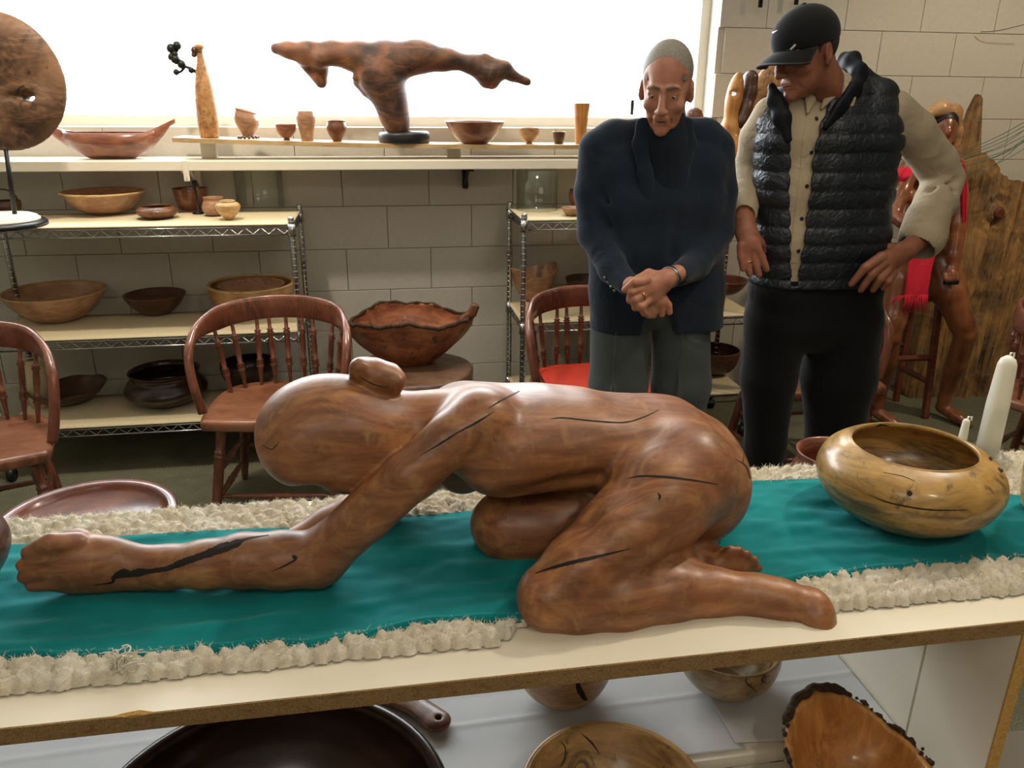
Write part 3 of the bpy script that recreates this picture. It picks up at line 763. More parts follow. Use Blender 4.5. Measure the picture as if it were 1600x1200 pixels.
wd('pine_old', '#4a3a2c', '#7c6246', '#a9875c', grain=(22, 22, 2.2), rough=.85, coat=0)

OUT = {  # outer profiles (radius, height) with the widest radius 1 and height 1
 'open': [(.30, 0), (.42, .02), (.62, .22), (.80, .50), (.93, .80), (1.0, 1.0)],
 'flare': [(.34, 0), (.40, .05), (.60, .20), (.80, .50), (.92, .82), (1.0, 1.0)],
 'round': [(.28, 0), (.45, .04), (.75, .22), (.93, .50), (1.0, .80), (.985, 1.0)],
 'hollow': [(.34, 0), (.58, .05), (.87, .27), (1.0, .55), (.95, .79), (.81, .93), (.67, 1.0)],
 'closed': [(.34, 0), (.55, .05), (.86, .28), (1.0, .55), (.93, .80), (.74, .98)],
 'pot': [(.45, 0), (.62, .05), (.92, .26), (1.0, .45), (.90, .68), (.80, .84), (.86, 1.0)],
 'jar': [(.30, 0), (.36, .05), (.78, .38), (1.0, .70), (.86, .88), (.60, .96), (.64, 1.0)],
 'cup': [(.62, 0), (.70, .05), (.84, .35), (.93, .7), (1.0, 1.0)],
 'dish': [(.40, 0), (.55, .10), (.80, .45), (1.0, 1.0)],
 'vase': [(.62, 0), (.66, .08), (.70, .25), (.92, .60), (1.0, .82), (.90, 1.0)],
 'tumbler': [(.55, 0), (.62, .08), (.66, .3), (.84, .75), (1.0, 1.0)],
 'foot': [(.30, 0), (.34, .06), (.30, .12), (.62, .24), (.90, .55), (1.0, 1.0)],
 'gob': [(.42, 0), (.48, .06), (.86, .38), (1.0, .68), (.88, .93), (.92, 1.0)],
}
def bowl_mb(R, H, kind, th=.006, n=40, wob=None, deep=.9):
    o = [np.array(p)*[R, H] for p in cat(OUT[kind], 5)]
    m = len(o); inn = []
    for i, p in enumerate(o):
        a = o[max(0, i-1)]; b = o[min(m-1, i+1)]; t = (b-a)/(np.linalg.norm(b-a)+1e-9)
        nrm = np.array([-t[1], t[0]]); q = p+nrm*th
        if q[1] < th*1.2: q[1] = th*1.2
        if q[0] > .004: inn.append(q)
    rim = o[-1]; q = inn[-1]; q[1] = min(q[1], H)
    lip = [(rim[0]*.7+q[0]*.3, H+th*.18), (rim[0]*.3+q[0]*.7, H+th*.18)]
    prof = [(.0005, 0)]+[(p[0], p[1]) for p in o]+lip+[(p[0], p[1]) for p in reversed(inn)]+[(.0005, th*1.25)]
    return MB().lathe(prof, n, wob=wob)
def bowl(name, label, px, py, wpx, rimy, z, mat, kind='open', th=.006, cat_='bowl', grp=None, n=40, wob=None, rz=0, yoff=None, H=None, tilt=None, base=None, rim=None):
    """px,py = where the foot's front edge shows; wpx = greatest width; rimy = screen y of the rim's centre"""
    b = PZ(px, py, z); foot = max(.2, OUT[kind][1][0])
    R = wpx/2/ppm(b); 
    for _ in range(3):
        c = b+np.array([.166, .986, 0])*R*foot*.95; R = wpx/2/ppm(c+np.array([0, 0, .03]))
    if base is not None: c = np.array(base, float)
    elif c[1] > 3 and c[1]+R > 3.875:
        Yn = 3.872-R; f_ = (c[1]-Yn)
        for _ in range(3):
            s_ = pj(c)[0]; Yn = 3.872-R; c = np.array([c[0]*Yn/c[1], Yn, c[2]]); R = wpx/2/ppm(c+np.array([0, 0, .03]))
    if H is None:
        lo, hi = 0.005, 1.0
        for _ in range(30):
            m_ = (lo+hi)/2
            if pj(c+np.array([0, 0, m_]))[1] > rimy: lo = m_
            else: hi = m_
        H = lo
    t = thing(name, label, cat_, c, rz, grp)
    o = bowl_mb(R, H, kind, th, n, wob).obj('body', mat, t)
    if rim is not None:
        ir = OUT[kind][-1][0]*R-th*.35; m_ = MB(); m_.tube([(ir*math.cos(2*PI*k/48), ir*math.sin(2*PI*k/48), H+th*.05) for k in range(49)], [(th*.75, th*.55)]*49, 8, cap=False, up=(0, 0, 1)); m_.obj('rim', rim, t)
    if tilt: o.rotation_euler = tilt
    t['_R'] = R; t['_H'] = H
    return t, c, R, H
def wob_edge(amp, f1=3, ph=0., thr=.6, f2=7, rad=.03):
    def w(r, z, q, j):
        return r*(1+rad*math.sin(2*q+ph)), z*(1+amp*(math.sin(f1*q+ph)+.5*math.sin(f2*q+2*ph+1))*1.0)
    return w

# ------------------------------------------------------------------ chrome wire shelving
SY0, SY1 = 3.335, 3.72
LV = [1.06, .61, .225]
def shelving(x0, x1, label):
    t = thing('wire_shelving', label, 'shelving', ((x0+x1)/2, (SY0+SY1)/2, 0)); w = (x1-x0)/2; d = (SY1-SY0)/2
    post = MB(); post.lathe([(.0005, .06), (.0125, .06), (.0125, 1.085), (.010, 1.092), (.0005, 1.093)], 12)
    for k in range(40):
        zz = .08+k*.0254
        post.lathe([(.0126, zz), (.0137, zz+.0015), (.0137, zz+.0035), (.0126, zz+.005)], 12, cap=False)
    pm = post.mesh('post'); colm = MB().lathe([(.0005, -.046), (.018, -.046), (.016, .003), (.0005, .003)], 12).mesh('collar')
    for sx in (-1, 1):
        for sy in (-1, 1):
            o = put('post', pm, M['chrome'], t, (sx*w, sy*d, 0))
            c = MB().tube([(sx*w-.012, sy*d, .030), (sx*w+.012, sy*d, .030)], .030, 16); c.tube([(sx*w, sy*d, .03), (sx*w, sy*d, .062)], .008, 8); c.obj('caster', M['black'], t)
    for z_ in LV:
        g = MB(); r = .0035
        for (a, b, nrm) in (((-w, -d), (w, -d), 0), ((-w, d), (w, d), 0), ((-w, -d), (-w, d), 1), ((w, -d), (w, d), 1)):
            g.tube([(a[0], a[1], z_-.008), (b[0], b[1], z_-.008)], r, 6); g.tube([(a[0], a[1], z_-.038), (b[0], b[1], z_-.038)], r, 6)
            L = math.hypot(b[0]-a[0], b[1]-a[1]); k = int(L/.030)
            pts = [(a[0]+(b[0]-a[0])*i/k, a[1]+(b[1]-a[1])*i/k, z_-(.010 if i % 2 else .036)) for i in range(k+1)]
            g.tube(pts, .0022, 5)
        g.obj('edge_truss', M['chrome'], t)
        dk = MB()
        for i in range(28): 
            x = -w+.02+(2*w-.04)*i/27; dk.tube([(x, -d, z_-.006), (x, d, z_-.006)], .0018, 4)
        tag(dk.obj('deck_wires', M['chrome'], t), kind='stuff')
        for sx in (-1, 1):
            for sy in (-1, 1): put('collar', colm, M['chrome'], t, (sx*w, sy*d, z_))
        def fn(u, v, z_=z_):
            return (-w-.004+(2*w+.008)*u, -d-.004+(2*d+.008)*v, z_+.0042+.0008*math.sin(31*u+z_*7)*(1-abs(2*v-1)))
        V, F = slab_grid(60, 8, fn, .0045); put('shelf_liner', mesh_np('liner', V, F), M['liner'], t)
    return t
shelving(-1.59, -.352, 'chrome wire shelving unit with cream liners left under the window behind two chairs')
shelving(.605, 1.70, 'chrome wire shelving unit with cream liners behind the two standing men')
ZS = [z_+.0055 for z_ in LV]
G1 = 'turned bowls on the left wire shelving'
bowl('wooden_bowl', 'wide open reddish bowl with pale rim on left top shelf beside the disc stand', 155, 334, 121, 300, ZS[0], WD['maple_pink'], 'flare', .009, grp=G1, rim=WD['birch'])
bowl('wooden_bowl', 'small low incurved dark bowl with pale knot at front of left top shelf', 240, 343, 62, 322, ZS[0], WD['burl'], 'closed', .005, grp=G1)
bowl('wooden_bowl', 'deep straight-sided speckled red bowl at back of left top shelf', 294, 330, 53, 294, ZS[0], WD['cherry'], 'cup', .005, grp=G1)
bowl('wooden_jar', 'small orange round jar behind the smallest pale vase on left top shelf', 332, 338, 36, 308, ZS[0], WD['maple_pink'], 'pot', .004, 'jar', grp=G1)
bowl('wooden_jar', 'smallest pale vase with dark patch at front right of left top shelf', 356, 344, 38, 314, ZS[0], WD['birch'], 'jar', .004, 'jar', grp=G1)
bowl('wooden_bowl', 'widest pale brown bowl at left end of left middle shelf', 75, 501, 148, 455, ZS[1], WD['maple_pink'], 'open', .009, grp=G1, n=48, rim=WD['maple'])
bowl('wooden_bowl', 'medium dark walnut bowl in the middle of left middle shelf', 238, 494, 92, 459, ZS[1], WD['walnut'], 'open', .007, grp=G1)
bo, bc, bR, bH = bowl('wooden_bowl', 'large bowl with thick yellow rim at right end of left middle shelf', 388, 492, 130, 443, ZS[1], WD['maple'], 'round', .011, grp=G1, n=48, rim=WD['birch'])
inb = bowl('wooden_bowl', 'smaller bowl nested inside the yellow-rimmed bowl', 388, 480, 96, 443, ZS[1], WD['maple_pink'], 'open', .006, grp=G1, base=(bc[0], bc[1], bc[2]+bH*.42), H=bH*.56)
bowl('wooden_dish', 'shallow dark wavy-rimmed dish on left bottom shelf', 92, 637, 112, 603, ZS[2], WD['walnut'], 'dish', .006, 'dish', grp=G1, wob=wob_edge(.10, 2, .7))
bowl('wooden_bowl', 'large dark glossy pot with rolled rim in middle of left bottom shelf', 248, 640, 122, 578, ZS[2], WD['walnut_dark'], 'pot', .008, grp=G1, n=48)
bowl('wooden_bowl', 'black-brown bowl at right of left bottom shelf seen through chair spindles', 386, 606, 86, 565, ZS[2], WD['walnut_dark'], 'round', .007, grp=G1)
# cream paper roll leaning at the back of the bottom shelf
p = P(62, 610, 3.62)
tt = thing('paper_roll', 'upright cream paper roll standing at back of left bottom shelf', 'roll', (p[0], 3.62, ZS[2]))
MB().lathe([(.018, 0), (.048, 0), (.048, .215), (.046, .217), (.018, .217), (.018, .002)], 28, cap=False).obj('roll', M['liner'], tt)
G2 = 'turned bowls on the right wire shelving'
bowl('wooden_dish', 'small orange dish at the front of right top shelf beside the clear cylinder', 895, 338, 36, 324, ZS[0], WD['maple_pink'], 'dish', .004, 'dish', grp=G2)
bowl('wooden_vase', 'small bulbous brown vase on right top shelf mostly behind dark jacket', 901, 325, 26, 296, ZS[0], WD['cherry'], 'gob', .004, 'vase', grp=G2)
bowl('wooden_bowl', 'tall folded-rim bowl at left of right middle shelf above red-cushioned chair', 833, 462, 76, 420, ZS[1], WD['maple_pink'], 'open', .005, grp=G2, wob=lambda r, z, q, j: (r*(1+.05*math.sin(2*q)), z*(1+.13*math.sin(2*q+.9)+.03*math.sin(5*q))))
bowl('wooden_bowl', 'dark shallow bowl behind the chair top on right middle shelf', 915, 452, 62, 434, ZS[1], WD['walnut'], 'dish', .005, grp=G2)
bowl('wooden_dish', 'little orange dish in front of dark bowl on right middle shelf', 899, 468, 38, 452, ZS[1], WD['maple_pink'], 'cup', .004, 'dish', grp=G2)
bowl('wooden_bowl', 'thin dark red platter between the two men on right middle shelf', 1135, 458, 74, 436, ZS[1], WD['cherry_red'], 'dish', .006, grp=G2)
bowl('wooden_bowl', 'deep dark bowl between the two men on right bottom shelf', 1118, 588, 76, 545, ZS[2], WD['walnut'], 'round', .007, grp=G2)
p = P(1178, 330, 3.52)
tt = thing('wooden_block', 'orange turned wood half-round standing upright on right top shelf between men', 'block', (p[0], 3.52, ZS[0]))
sd = SDF().e((0, 0, .045), (.042, .03, .062), k=.01).b((0, 0, -.05), (.1, .1, .05), k=.002, op='s'); put('body', sd.mesh('half', .004), WD['amber'], tt)
# acrylic covers
for (px, y0_, y1_, w, z_, lab, d) in ((403, 330, 254, 74, ZS[0], 'clear acrylic cylinder cover at right end of left top shelf', .02), (845, 332, 262, 66, ZS[0], 'clear acrylic cylinder cover on right top shelf', .02)):
    b = PZ(px, y0_, z_); R = w/2/ppm(b); c = b+np.array([0, R, 0]); h = .235
    t = thing('clear_cylinder', lab, 'cover', c); h = min(h, .185 if 0 else .18); MB().lathe([(R, .0005), (R, h), (R-.003, h), (R-.003, .0005), (R, .0005)], 40, cap=False).obj('tube', M['acrylic'], t)

# ------------------------------------------------------------------ on the sill shelf and the loose board
SZ = 1.291
cn = P(177, 252, 3.74); 
t = thing('winged_bowl', 'canoe-shaped bowl with two long horn handles on the white shelf by the window', 'bowl', (cn[0], 3.74, SZ))
q = ppm((cn[0], 3.74, 1.35))
def boat():
    V = []; F = []; NU, NV = 48, 10
    R = 62/q; Hh_ = 49/q
    def sec(u, inner):   # u along -1..1
        half = 100/q; x = u*half
        core = max(0.0, 1-(abs(x)/(66/q))**2.2)**.6
        wid = .075*core+.012
        top = Hh_*(.80+.30*max(0, abs(u)-.55)/.45) if u < 0 else Hh_*(.80+.42*max(0, u-.55)/.45)
        bot = 0 if abs(x) < 32/q else min(top-.018, ((abs(x)-32/q)/(68/q))**1.1*top*1.0)
        th = .006
        return x, (wid-th if inner else wid), top, (min(top-.002, bot+.008) if inner else bot)
    for inner in (0, 1):
        for i in range(NU+1):
            u = -1+2*i/NU; x, w, top, bot = sec(u, inner)
            if inner and abs(x) > 60/q: w = .001; bot = top-.002
            for j in range(NV+1):
                a = PI*j/NV; V.append((x, -w*math.cos(a), top-(top-bot)*math.sin(a)**.8))
    m = (NU+1)*(NV+1); w_ = NV+1
    for i in range(NU):
        for j in range(NV):
            a = i*w_+j; F.append((a, a+1, a+w_+1, a+w_)); F.append((m+a, m+a+w_, m+a+w_+1, m+a+1))
        for j in (0, NV): a = i*w_+j; F.append((a, a+w_, m+a+w_, m+a))
    for i in (0, NU):
        F.append(tuple(i*w_+j for j in range(w_))); F.append(tuple(m+i*w_+j for j in range(w_)))
    return V, F
V, F = boat(); put('body', mesh_np('boat', V, F), WD['cherry'], t)
GB = 'small turnings on the loose board'
def onb(px): return zb(P(px, 215, 3.70)[0])+.0012
def bd(name, label, px, w, y0_, y1_, mat, kind, cat_, th=.004, **kw):
    p = P(px, y0_, 3.71); z_ = zb(p[0])+.0005; R = w/2/ppm(p)
    c = (p[0], 3.71, z_); H = (y0_-y1_)/ppm(p)
    t = thing(name, label, cat_, c, 0, GB); bowl_mb(R, H, kind, th, 32, **kw).obj('body', mat, t); return t, c, R, H
t, c, R, H = bd('wooden_cup', 'tilted slant-rimmed cup on a pebble ring foot at left of the loose board', 387, 37, 206, 168, WD['maple_pink'], 'gob', 'cup', wob=lambda r, z, q, j: (r, z*(1-.12*math.cos(q))+.012))
b = MB()
for k in range(14): a = 2*PI*k/14; b.lathe([(.0005, -.006), (.005, -.004), (.007, 0), (.005, .004), (.0005, .006)], 8, c=(R*.8*math.cos(a), R*.8*math.sin(a), .007))
b.obj('pebble_ring', WD['walnut'], t)
bd('wooden_cup', 'small round-bottomed cup on tiny feet second from left on the loose board', 448, 32, 216, 192, WD['cherry'], 'foot', 'cup')
bd('wooden_vase', 'tall pink glowing vase behind the small footed cup on the loose board', 480, 30, 213, 169, WD['maple_pink'], 'vase', 'vase')
bd('wooden_cup', 'squat dark cup just left of the black sculpture block on the loose board', 527, 31, 219, 188, WD['burl'], 'gob', 'cup')
bd('wooden_bowl', 'wide flat-rimmed red bowl right of the branch sculpture on the loose board', 742, 93, 222, 189, WD['cherry'], 'open', 'bowl', .005)
bd('wooden_cup', 'small golden cup right of the wide red bowl on the loose board', 827, 32, 218, 194, WD['maple'], 'foot', 'cup')
bd('wooden_cup', 'tiny dark cup beside the tall pale tumbler on the loose board', 873, 20, 221, 203, WD['walnut'], 'cup', 'cup', .003)
bd('wooden_tumbler', 'tall pale orange tumbler with wavy lip near the dark jacket shoulder', 907, 27, 217, 157, WD['amber'], 'tumbler', 'tumbler', .004)
# bottle vase with branch
p = P(327, 208, 3.71); q = ppm(p); z_ = zb(p[0])+.0005
t = thing('bottle_vase', 'slim burl wood bottle vase with a dark knobby twig by the window', 'vase', (p[0], 3.71, z_))
pr = cat([(.0005, 0), (13, 0), (14.5, 6), (16, 30), (16.5, 55), (14, 78), (9, 100), (5, 118), (4.5, 126), (8, 131), (5, 135), (.3, 135)], 3)
MB().lathe([(max(a, .1)/q, max(b, 0)/q) for a, b in pr], 24).obj('bottle', WD['burl_light'], t)
b = MB(); o = np.array([327, 208])
def lp_(x, y, d=0): return ((x-o[0])/q, d, (o[1]-y)/q)
b.tube(cat([lp_(324, 128), lp_(316, 110, -.008), lp_(301, 104, -.008), lp_(292, 97, -.008), lp_(286, 88, -.008), lp_(290, 76, -.008)], 4), .0065, 6)
b.tube(cat([lp_(305, 104, -.008), lp_(297, 112, -.008), lp_(290, 114, -.008)], 4), .0055, 6); b.tube(cat([lp_(289, 90, -.008), lp_(296, 82, -.008), lp_(298, 74, -.008)], 4), .005, 6)
for (x, y, r) in ((299, 102, 7), (291, 95, 7.5), (286, 92, 6), (287, 80, 7.5), (296, 76, 7), (291, 88, 6), (312, 110, 5), (290, 113, 5)):
    b.lathe([(.0005, -r/q), (r*.8/q, -r*.6/q), (r/q, 0), (r*.7/q, r*.7/q), (.0005, r/q)], 8, c=lp_(x, y, -.008))
b.obj('twig', M['iron'], t)
b = MB()
for (x, y, r) in ((320, 82, 6.5), (325, 78, 6), (327, 84, 5), (318, 88, 4.5)): b.lathe([(.0005, -r/q), (r*.8/q, -r*.6/q), (r/q, 0), (r*.7/q, r*.7/q), (.0005, r/q)], 8, c=lp_(x, y))
b.obj('stopper_cluster', WD['walnut'], t)
# branch sculpture on block
Yb = 3.70; p = P(632, 222, Yb); zt = zb(p[0])+.0005
t = thing('branch_sculpture', 'spreading driftwood branch sculpture on a dark block in front of the window', 'sculpture', (p[0], Yb, zt)); q = ppm(p)
B0 = np.array([p[0], Yb, zt])
blkm = MB(); blkm.lathe([(.0005, 0), (38/q, 0), (39.5/q, 2/q), (39.5/q, 13/q), (37/q, 16.5/q), (.0005, 17/q)], 40, wob=lambda r, z, a, j: (r*(1+.03*math.sin(3*a)), z*(1+.06*math.cos(a))))
o = blkm.obj('base_block', M['black'], t); o.scale = (1, .75, 1)
s = SDF()
def bp(x, y, r, d=0.0): pp = P(x, y, Yb+d); return (pp-B0, r/ppm(pp))
s.chain([bp(622, 199, 17), bp(616, 180, 19), bp(610, 155, 22), bp(600, 130, 27), bp(590, 112, 30), bp(600, 98, 24)], .05)
s.chain([bp(597, 98, 26), bp(560, 88, 21), bp(520, 82, 16), bp(480, 80, 13.5), bp(450, 78, 11, .01), bp(431, 76, 8.5, .02)], .03); s.chain([bp(545, 92, 15), bp(600, 90, 22), bp(655, 90, 20), bp(690, 98, 13)], .03)
s.chain([bp(540, 84, 15), bp(500, 92, 12, -.02), bp(475, 92, 9), bp(455, 88, 4)], .02)
s.chain([bp(505, 92, 9, .03), bp(500, 112, 12, .03), bp(502, 130, 5, .03)], .02); s.chain([bp(470, 97, 6, .03), bp(502, 128, 9, .03)], .02)
s.chain([bp(600, 110, 26), bp(660, 88, 20), bp(700, 92, 14), bp(740, 102, 13), bp(762, 117, 16), bp(775, 112, 14), bp(790, 110, 11)], .03)
s.chain([bp(600, 82, 12), bp(645, 76, 9), bp(670, 84, 10)], .03)
s.chain([bp(740, 96, 8), bp(758, 92, 7), bp(790, 104, 7), bp(800, 118, 8), bp(824, 128, 6.5)], .02)
s.chain([bp(762, 125, 12), bp(770, 130, 9)], .02)
s.chain([bp(560, 128, 9, .02), bp(575, 140, 11, .02), bp(595, 155, 10)], .015)
s.chain([bp(556, 122, 6, -.02), bp(566, 105, 6, -.02)], .01)
put('branch', s.mesh('branch', .006, smooth=2), wood('branchwood', '#1c1412', '#4a3228', '#94603e', grain=(5, 10, 16), rough=.6, coat=.0, dist=2, scale=.9), t)

# ------------------------------------------------------------------ disc sculpture at the left
Yd = 3.40; c = P(-3, 128, Yd); q = ppm(c); bz = ZS[0]; bp_ = P(22, 330, Yd)
t = thing('disc_sculpture', 'large round burl wood disc on a thin steel pole and stepped base', 'sculpture', (bp_[0], Yd, bz))
R = 99/q; cc = np.array([c[0]-bp_[0], 0, c[2]-bz])
s = SDF()
s.e((0, 0, 0), (R, .035, R*1.05), k=.01)
for (x, z_, rr_) in ((.08, .10, .09), (-.08, -.11, .1), (.10, -.08, .07), (0, .14, .08)): s.e((x, -.016, z_), (rr_, .030, rr_*1.1), k=.03)
s.e((.107, 0, -.058), (.020, .12, .009), roty(-.2), .01, 's'); s.e((.075, -.045, -.048), (.055, .02, .014), roty(-.15), .02, 's')
for p in s.p: pass
s.xf((np.eye(3), cc)); put('disc', s.mesh('disc', .006), wood('disc_burl', '#33221b', '#5c3f30', '#96704f', grain=(5, 5, 11), dist=5, rough=.6, coat=0, spots='#1c1310'), t)
top = P(8, 225, Yd); b = MB(); b.tube([(top[0]-bp_[0], 0, top[2]-bz), (0, 0, .03)], .0085, 10); b.obj('pole', M['iron'], t)
b = MB(); r0 = 70/q
b.lathe([(.0005, 0), (r0, 0), (r0*1.0, .012), (r0*.97, .018), (.0005, .018)], 48); o = b.obj('base_plate', M['black'], t); o.location = (-.055, -.01, 0)
b = MB(); b.lathe([(.0005, .0182), (r0*.86, .0182), (r0*.86, .028), (r0*.80, .030), (r0*.80, .036), (r0*.7, .042), (.0005, .044)], 48); o = b.obj('turned_foot', M['paint'], t); o.location = (-.055, -.01, 0)
# drawn curved handle form behind the base
p = P(8, 312, 3.6)
t = thing('curved_bowl', 'small dark leaning bowl with a wire handle behind the disc stand base', 'bowl', (p[0], 3.6, ZS[0]))
bowl_mb(.055, .07, 'round', .005).obj('body', WD['walnut'], t)
MB().tube(cat([(-.05, 0, .06), (-.04, -.01, .10), (0, -.01, .118), (.04, -.01, .10), (.05, 0, .06)], 4), .003, 6).obj('handle', M['iron'], t)
# twig rising behind deep bowl on left top shelf
p = P(306, 300, 3.66); t = thing('dark_candlestick', 'thin dark iron candlestick behind the deep red bowl', 'candlestick', (p[0], 3.66, ZS[0]))
b = MB(); b.lathe([(.0005, 0), (.025, 0), (.022, .006), (.004, .010), (.0035, .115), (.010, .125), (.010, .14), (.0005, .14)], 12); b.obj('stem', M['iron'], t)

# ------------------------------------------------------------------ captain's chairs
def turned(mb, a, b, r, style='leg'):
    if style == 'leg': pr = [(.62, 0), (.74, .06), (.92, .20), (1, .40), (1, .60), (.86, .66), (1.08, .675), (1.08, .69), (.84, .70), (1.02, .715), (1.02, .73), (.80, .74), (.92, .80), (.98, .88), (.7, 1)]
    elif style == 'spin': pr = [(.6, 0), (.7, .10), (.95, .25), (1.5, .30), (.8, .315), (1.5, .335), (.8, .35), (1.45, .37), (.85, .39), (1.1, .55), (1.0, .72), (1.45, .75), (.8, .765), (1.4, .785), (.75, .80), (.7, .9), (.6, 1)]
    else: pr = [(.6, 0), (.85, .15), (1.0, .38), (1.25, .42), (.9, .44), (1.3, .5), (.9, .56), (1.25, .58), (1.0, .62), (.85, .85), (.6, 1)]
    mb.lathe([(r*p, z_) for p, z_ in pr], 12, axis=(a, b)); return mb
def captains_chair(label, loc, rz, grp=None):
    t = thing('captains_chair', label, 'chair', loc, rz, grp)
    ms, mc = WD['chair_seat'], WD['chair']
    # seat: rounded D, front is -y
    out = cat([(-.24, -.20), (-.20, -.225), (0, -.235), (.20, -.225), (.24, -.20), (.255, -.05), (.245, .10), (.18, .19), (0, .225), (-.18, .19), (-.245, .10), (-.255, -.05)], 5, True)
    V = []; F = []; n = len(out)
    rings = [(.93, .402), (.985, .405), (1.0, .415), (1.0, .432), (.985, .441), (.95, .444), (.75, .438), (.4, .434), (.05, .436)]
    for s_, z_ in rings:
        for p in out: V.append((p[0]*s_, p[1]*s_, z_))
    for i in range(len(rings)-1):
        for k in range(n): F.append((i*n+k, i*n+(k+1) % n, (i+1)*n+(k+1) % n, (i+1)*n+k))
    F += [tuple(range(n-1, -1, -1)), tuple((len(rings)-1)*n+k for k in range(n))]
    put('seat', mesh_np('seat', V, F), ms, t)
    half = [(-.250, -.135, .442), (-.270, -.13, .53), (-.284, -.115, .62), (-.286, -.08, .685), (-.274, .0, .725), (-.215, .13, .745), (-.11, .195, .757), (0, .212, .761)]
    pts = cat(half+[(-x, y, z_) for x, y, z_ in half[-2::-1]], 5)
    m = len(pts); mb = MB(); V = []; F = []; nn = 12
    for i, p in enumerate(pts):
        a = pts[max(0, i-1)]; b = pts[min(m-1, i+1)]; T = (b-a)/np.linalg.norm(b-a)
        c = min(1, math.sin(PI*min(max((i/(m-1)-.24)/.52, 0), 1))*1.8) if .24 < i/(m-1) < .76 else 0
        wv = .016+.032*c; wt = .0165-.004*c
        radial = np.array([p[0], p[1]+.02, 0]); radial /= np.linalg.norm(radial)
        nrm = radial-T*(radial @ T); nrm /= np.linalg.norm(nrm); vert = np.cross(T, nrm)
        vert = vert if vert[2] > 0 or abs(vert[2]) < .01 else vert
        for k in range(nn):
            q = 2*PI*k/nn; V.append(p+nrm*wt*math.copysign(abs(math.cos(q))**.7, math.cos(q))+vert*wv*math.copysign(abs(math.sin(q))**.7, math.sin(q)))
    for i in range(m-1):
        for k in range(nn): F.append((i*nn+k, i*nn+(k+1) % nn, (i+1)*nn+(k+1) % nn, (i+1)*nn+k))
    F += [tuple(range(nn-1, -1, -1)), tuple((m-1)*nn+k for k in range(nn))]
    put('bow_back', mesh_np('bow', V, F), mc, t)
    for a_ in (-150, -132, -112, -98, -82, -68, -48, -30) if False else (22, 42, 60, 75, 90, 105, 120, 138, 158):
        ang = math.radians(a_); dx, dy = math.cos(ang), math.sin(ang)
        b0 = (.225*dx, .02+.178*dy, .438); tp = min(pts, key=lambda p: abs(math.atan2(p[1]+.02, p[0])-math.atan2(dy+.02, dx))) 
        sp_ = MB(); turned(sp_, b0, (tp[0], tp[1], tp[2]-.030), .0105, 'spin'); sp_.obj('spindle', mc, t)
    legs = {}
    for sx in (-1, 1):
        for sy in (-1, 1):
            a = np.array((sx*.235, sy*.205-.0, 0.0)); b = np.array((sx*.18, sy*.15, .41)); legs[(sx, sy)] = (a, b)
            turned(MB(), a, b, .0195, 'leg').obj('leg', mc, t)
    at = lambda s_, f: legs[s_][0]*(1-f)+legs[s_][1]*f
    for A, B, f in (((-1, -1), (1, -1), .30), ((-1, -1), (-1, 1), .52), ((1, -1), (1, 1), .52), ((-1, 1), (1, 1), .42), ((-1, -1), (-1, 1), .25), ((1, -1), (1, 1), .25)):
        turned(MB(), at(A, f), at(B, f), .0115, 'str').obj('stretcher', mc, t)
    return t
GC = 'bow-backed captains chairs'
captains_chair('reddish bow-backed captains chair behind the sculpture head, empty seat', (-.415, 2.98, 0), -.12, GC)
captains_chair('bow-backed captains chair cut off by the left edge of the photo', (-1.41, 2.72, 0), .35, GC)
cc3 = captains_chair('bow-backed captains chair with a red cushion beside the dark jacket', (.84, 3.00, 0), .02, GC)
captains_chair('captains chair half hidden behind the legs of the man in the vest', (1.80, 3.0, 0), .05, GC)
captains_chair('captains chair at the far right edge by the weathered slab', (2.70, 2.60, 0), .5, GC)
# red cushion
M['redc'] = flat('red_cotton', '#cf3a26', .85, nz=.06, sc=300)
cu = thing('seat_cushion', 'red cotton cushion lying on the chair beside the dark jacket', 'cushion', (.84, 2.98, .4455), .02)
V = []; F = []; N = 28
for sgn in (1, -1):
    for i in range(N+1):
        for j in range(N+1):
            u, v = -1+2*i/N, -1+2*j/N
            uu = u*math.sqrt(1-v*v*.12); vv = v*math.sqrt(1-u*u*.12)
            e = (1-abs(u)**3)*(1-abs(v)**3); h = .017*max(e, 0)**.35*(1 if sgn > 0 else 1)
            V.append((uu*.205, vv*.195, .0185+sgn*h+(.003*math.sin(9*u)*math.cos(7*v) if sgn > 0 else 0)*e))
w = N+1; m = w*w
for i in range(N):
    for j in range(N):
        a = i*w+j; F.append((a, a+w, a+w+1, a+1)); F.append((m+a, m+a+1, m+a+w+1, m+a+w))
put('pad', mesh_np('cushion', V, F), M['redc'], cu)

# ------------------------------------------------------------------ stump table and natural-edge bowl
c = PZ(641, 573, .475); R = 95/ppm(c)
t = thing('stump_table', 'dark round-edged slab stool carrying the large natural-edge bowl', 'stool', (c[0], c[1], 0))
pr = cat([(.002, .475), (R*.6, .475), (R*.92, .474), (R*1.0, .462), (R*1.0, .43), (R*.94, .405), (R*.5, .40), (.002, .40)], 4)
MB().lathe([(max(a, .001), b) for a, b in pr][::-1], 48, wob=lambda r, z, a, j: (r*(1+.03*math.cos(2*a+.5)+.015*math.sin(5*a)), z)).obj('table_top', WD['stump'], t)
for k in range(3):
    a = 2*PI*k/3+.4; MB().tube([(R*.55*math.cos(a), R*.55*math.sin(a), .405), (R*.85*math.cos(a), R*.85*math.sin(a), 0.0)], [.032, .022], 10).obj('leg', WD['walnut_dark'], t)
bc_ = np.array([c[0]+.0, c[1]+.055, .4755]); q = ppm(bc_+[0, 0, .1])
t = thing('natural_edge_bowl', 'big oval natural-edge bowl with a bark rim and pointed spout on the round stool', 'bowl', bc_)
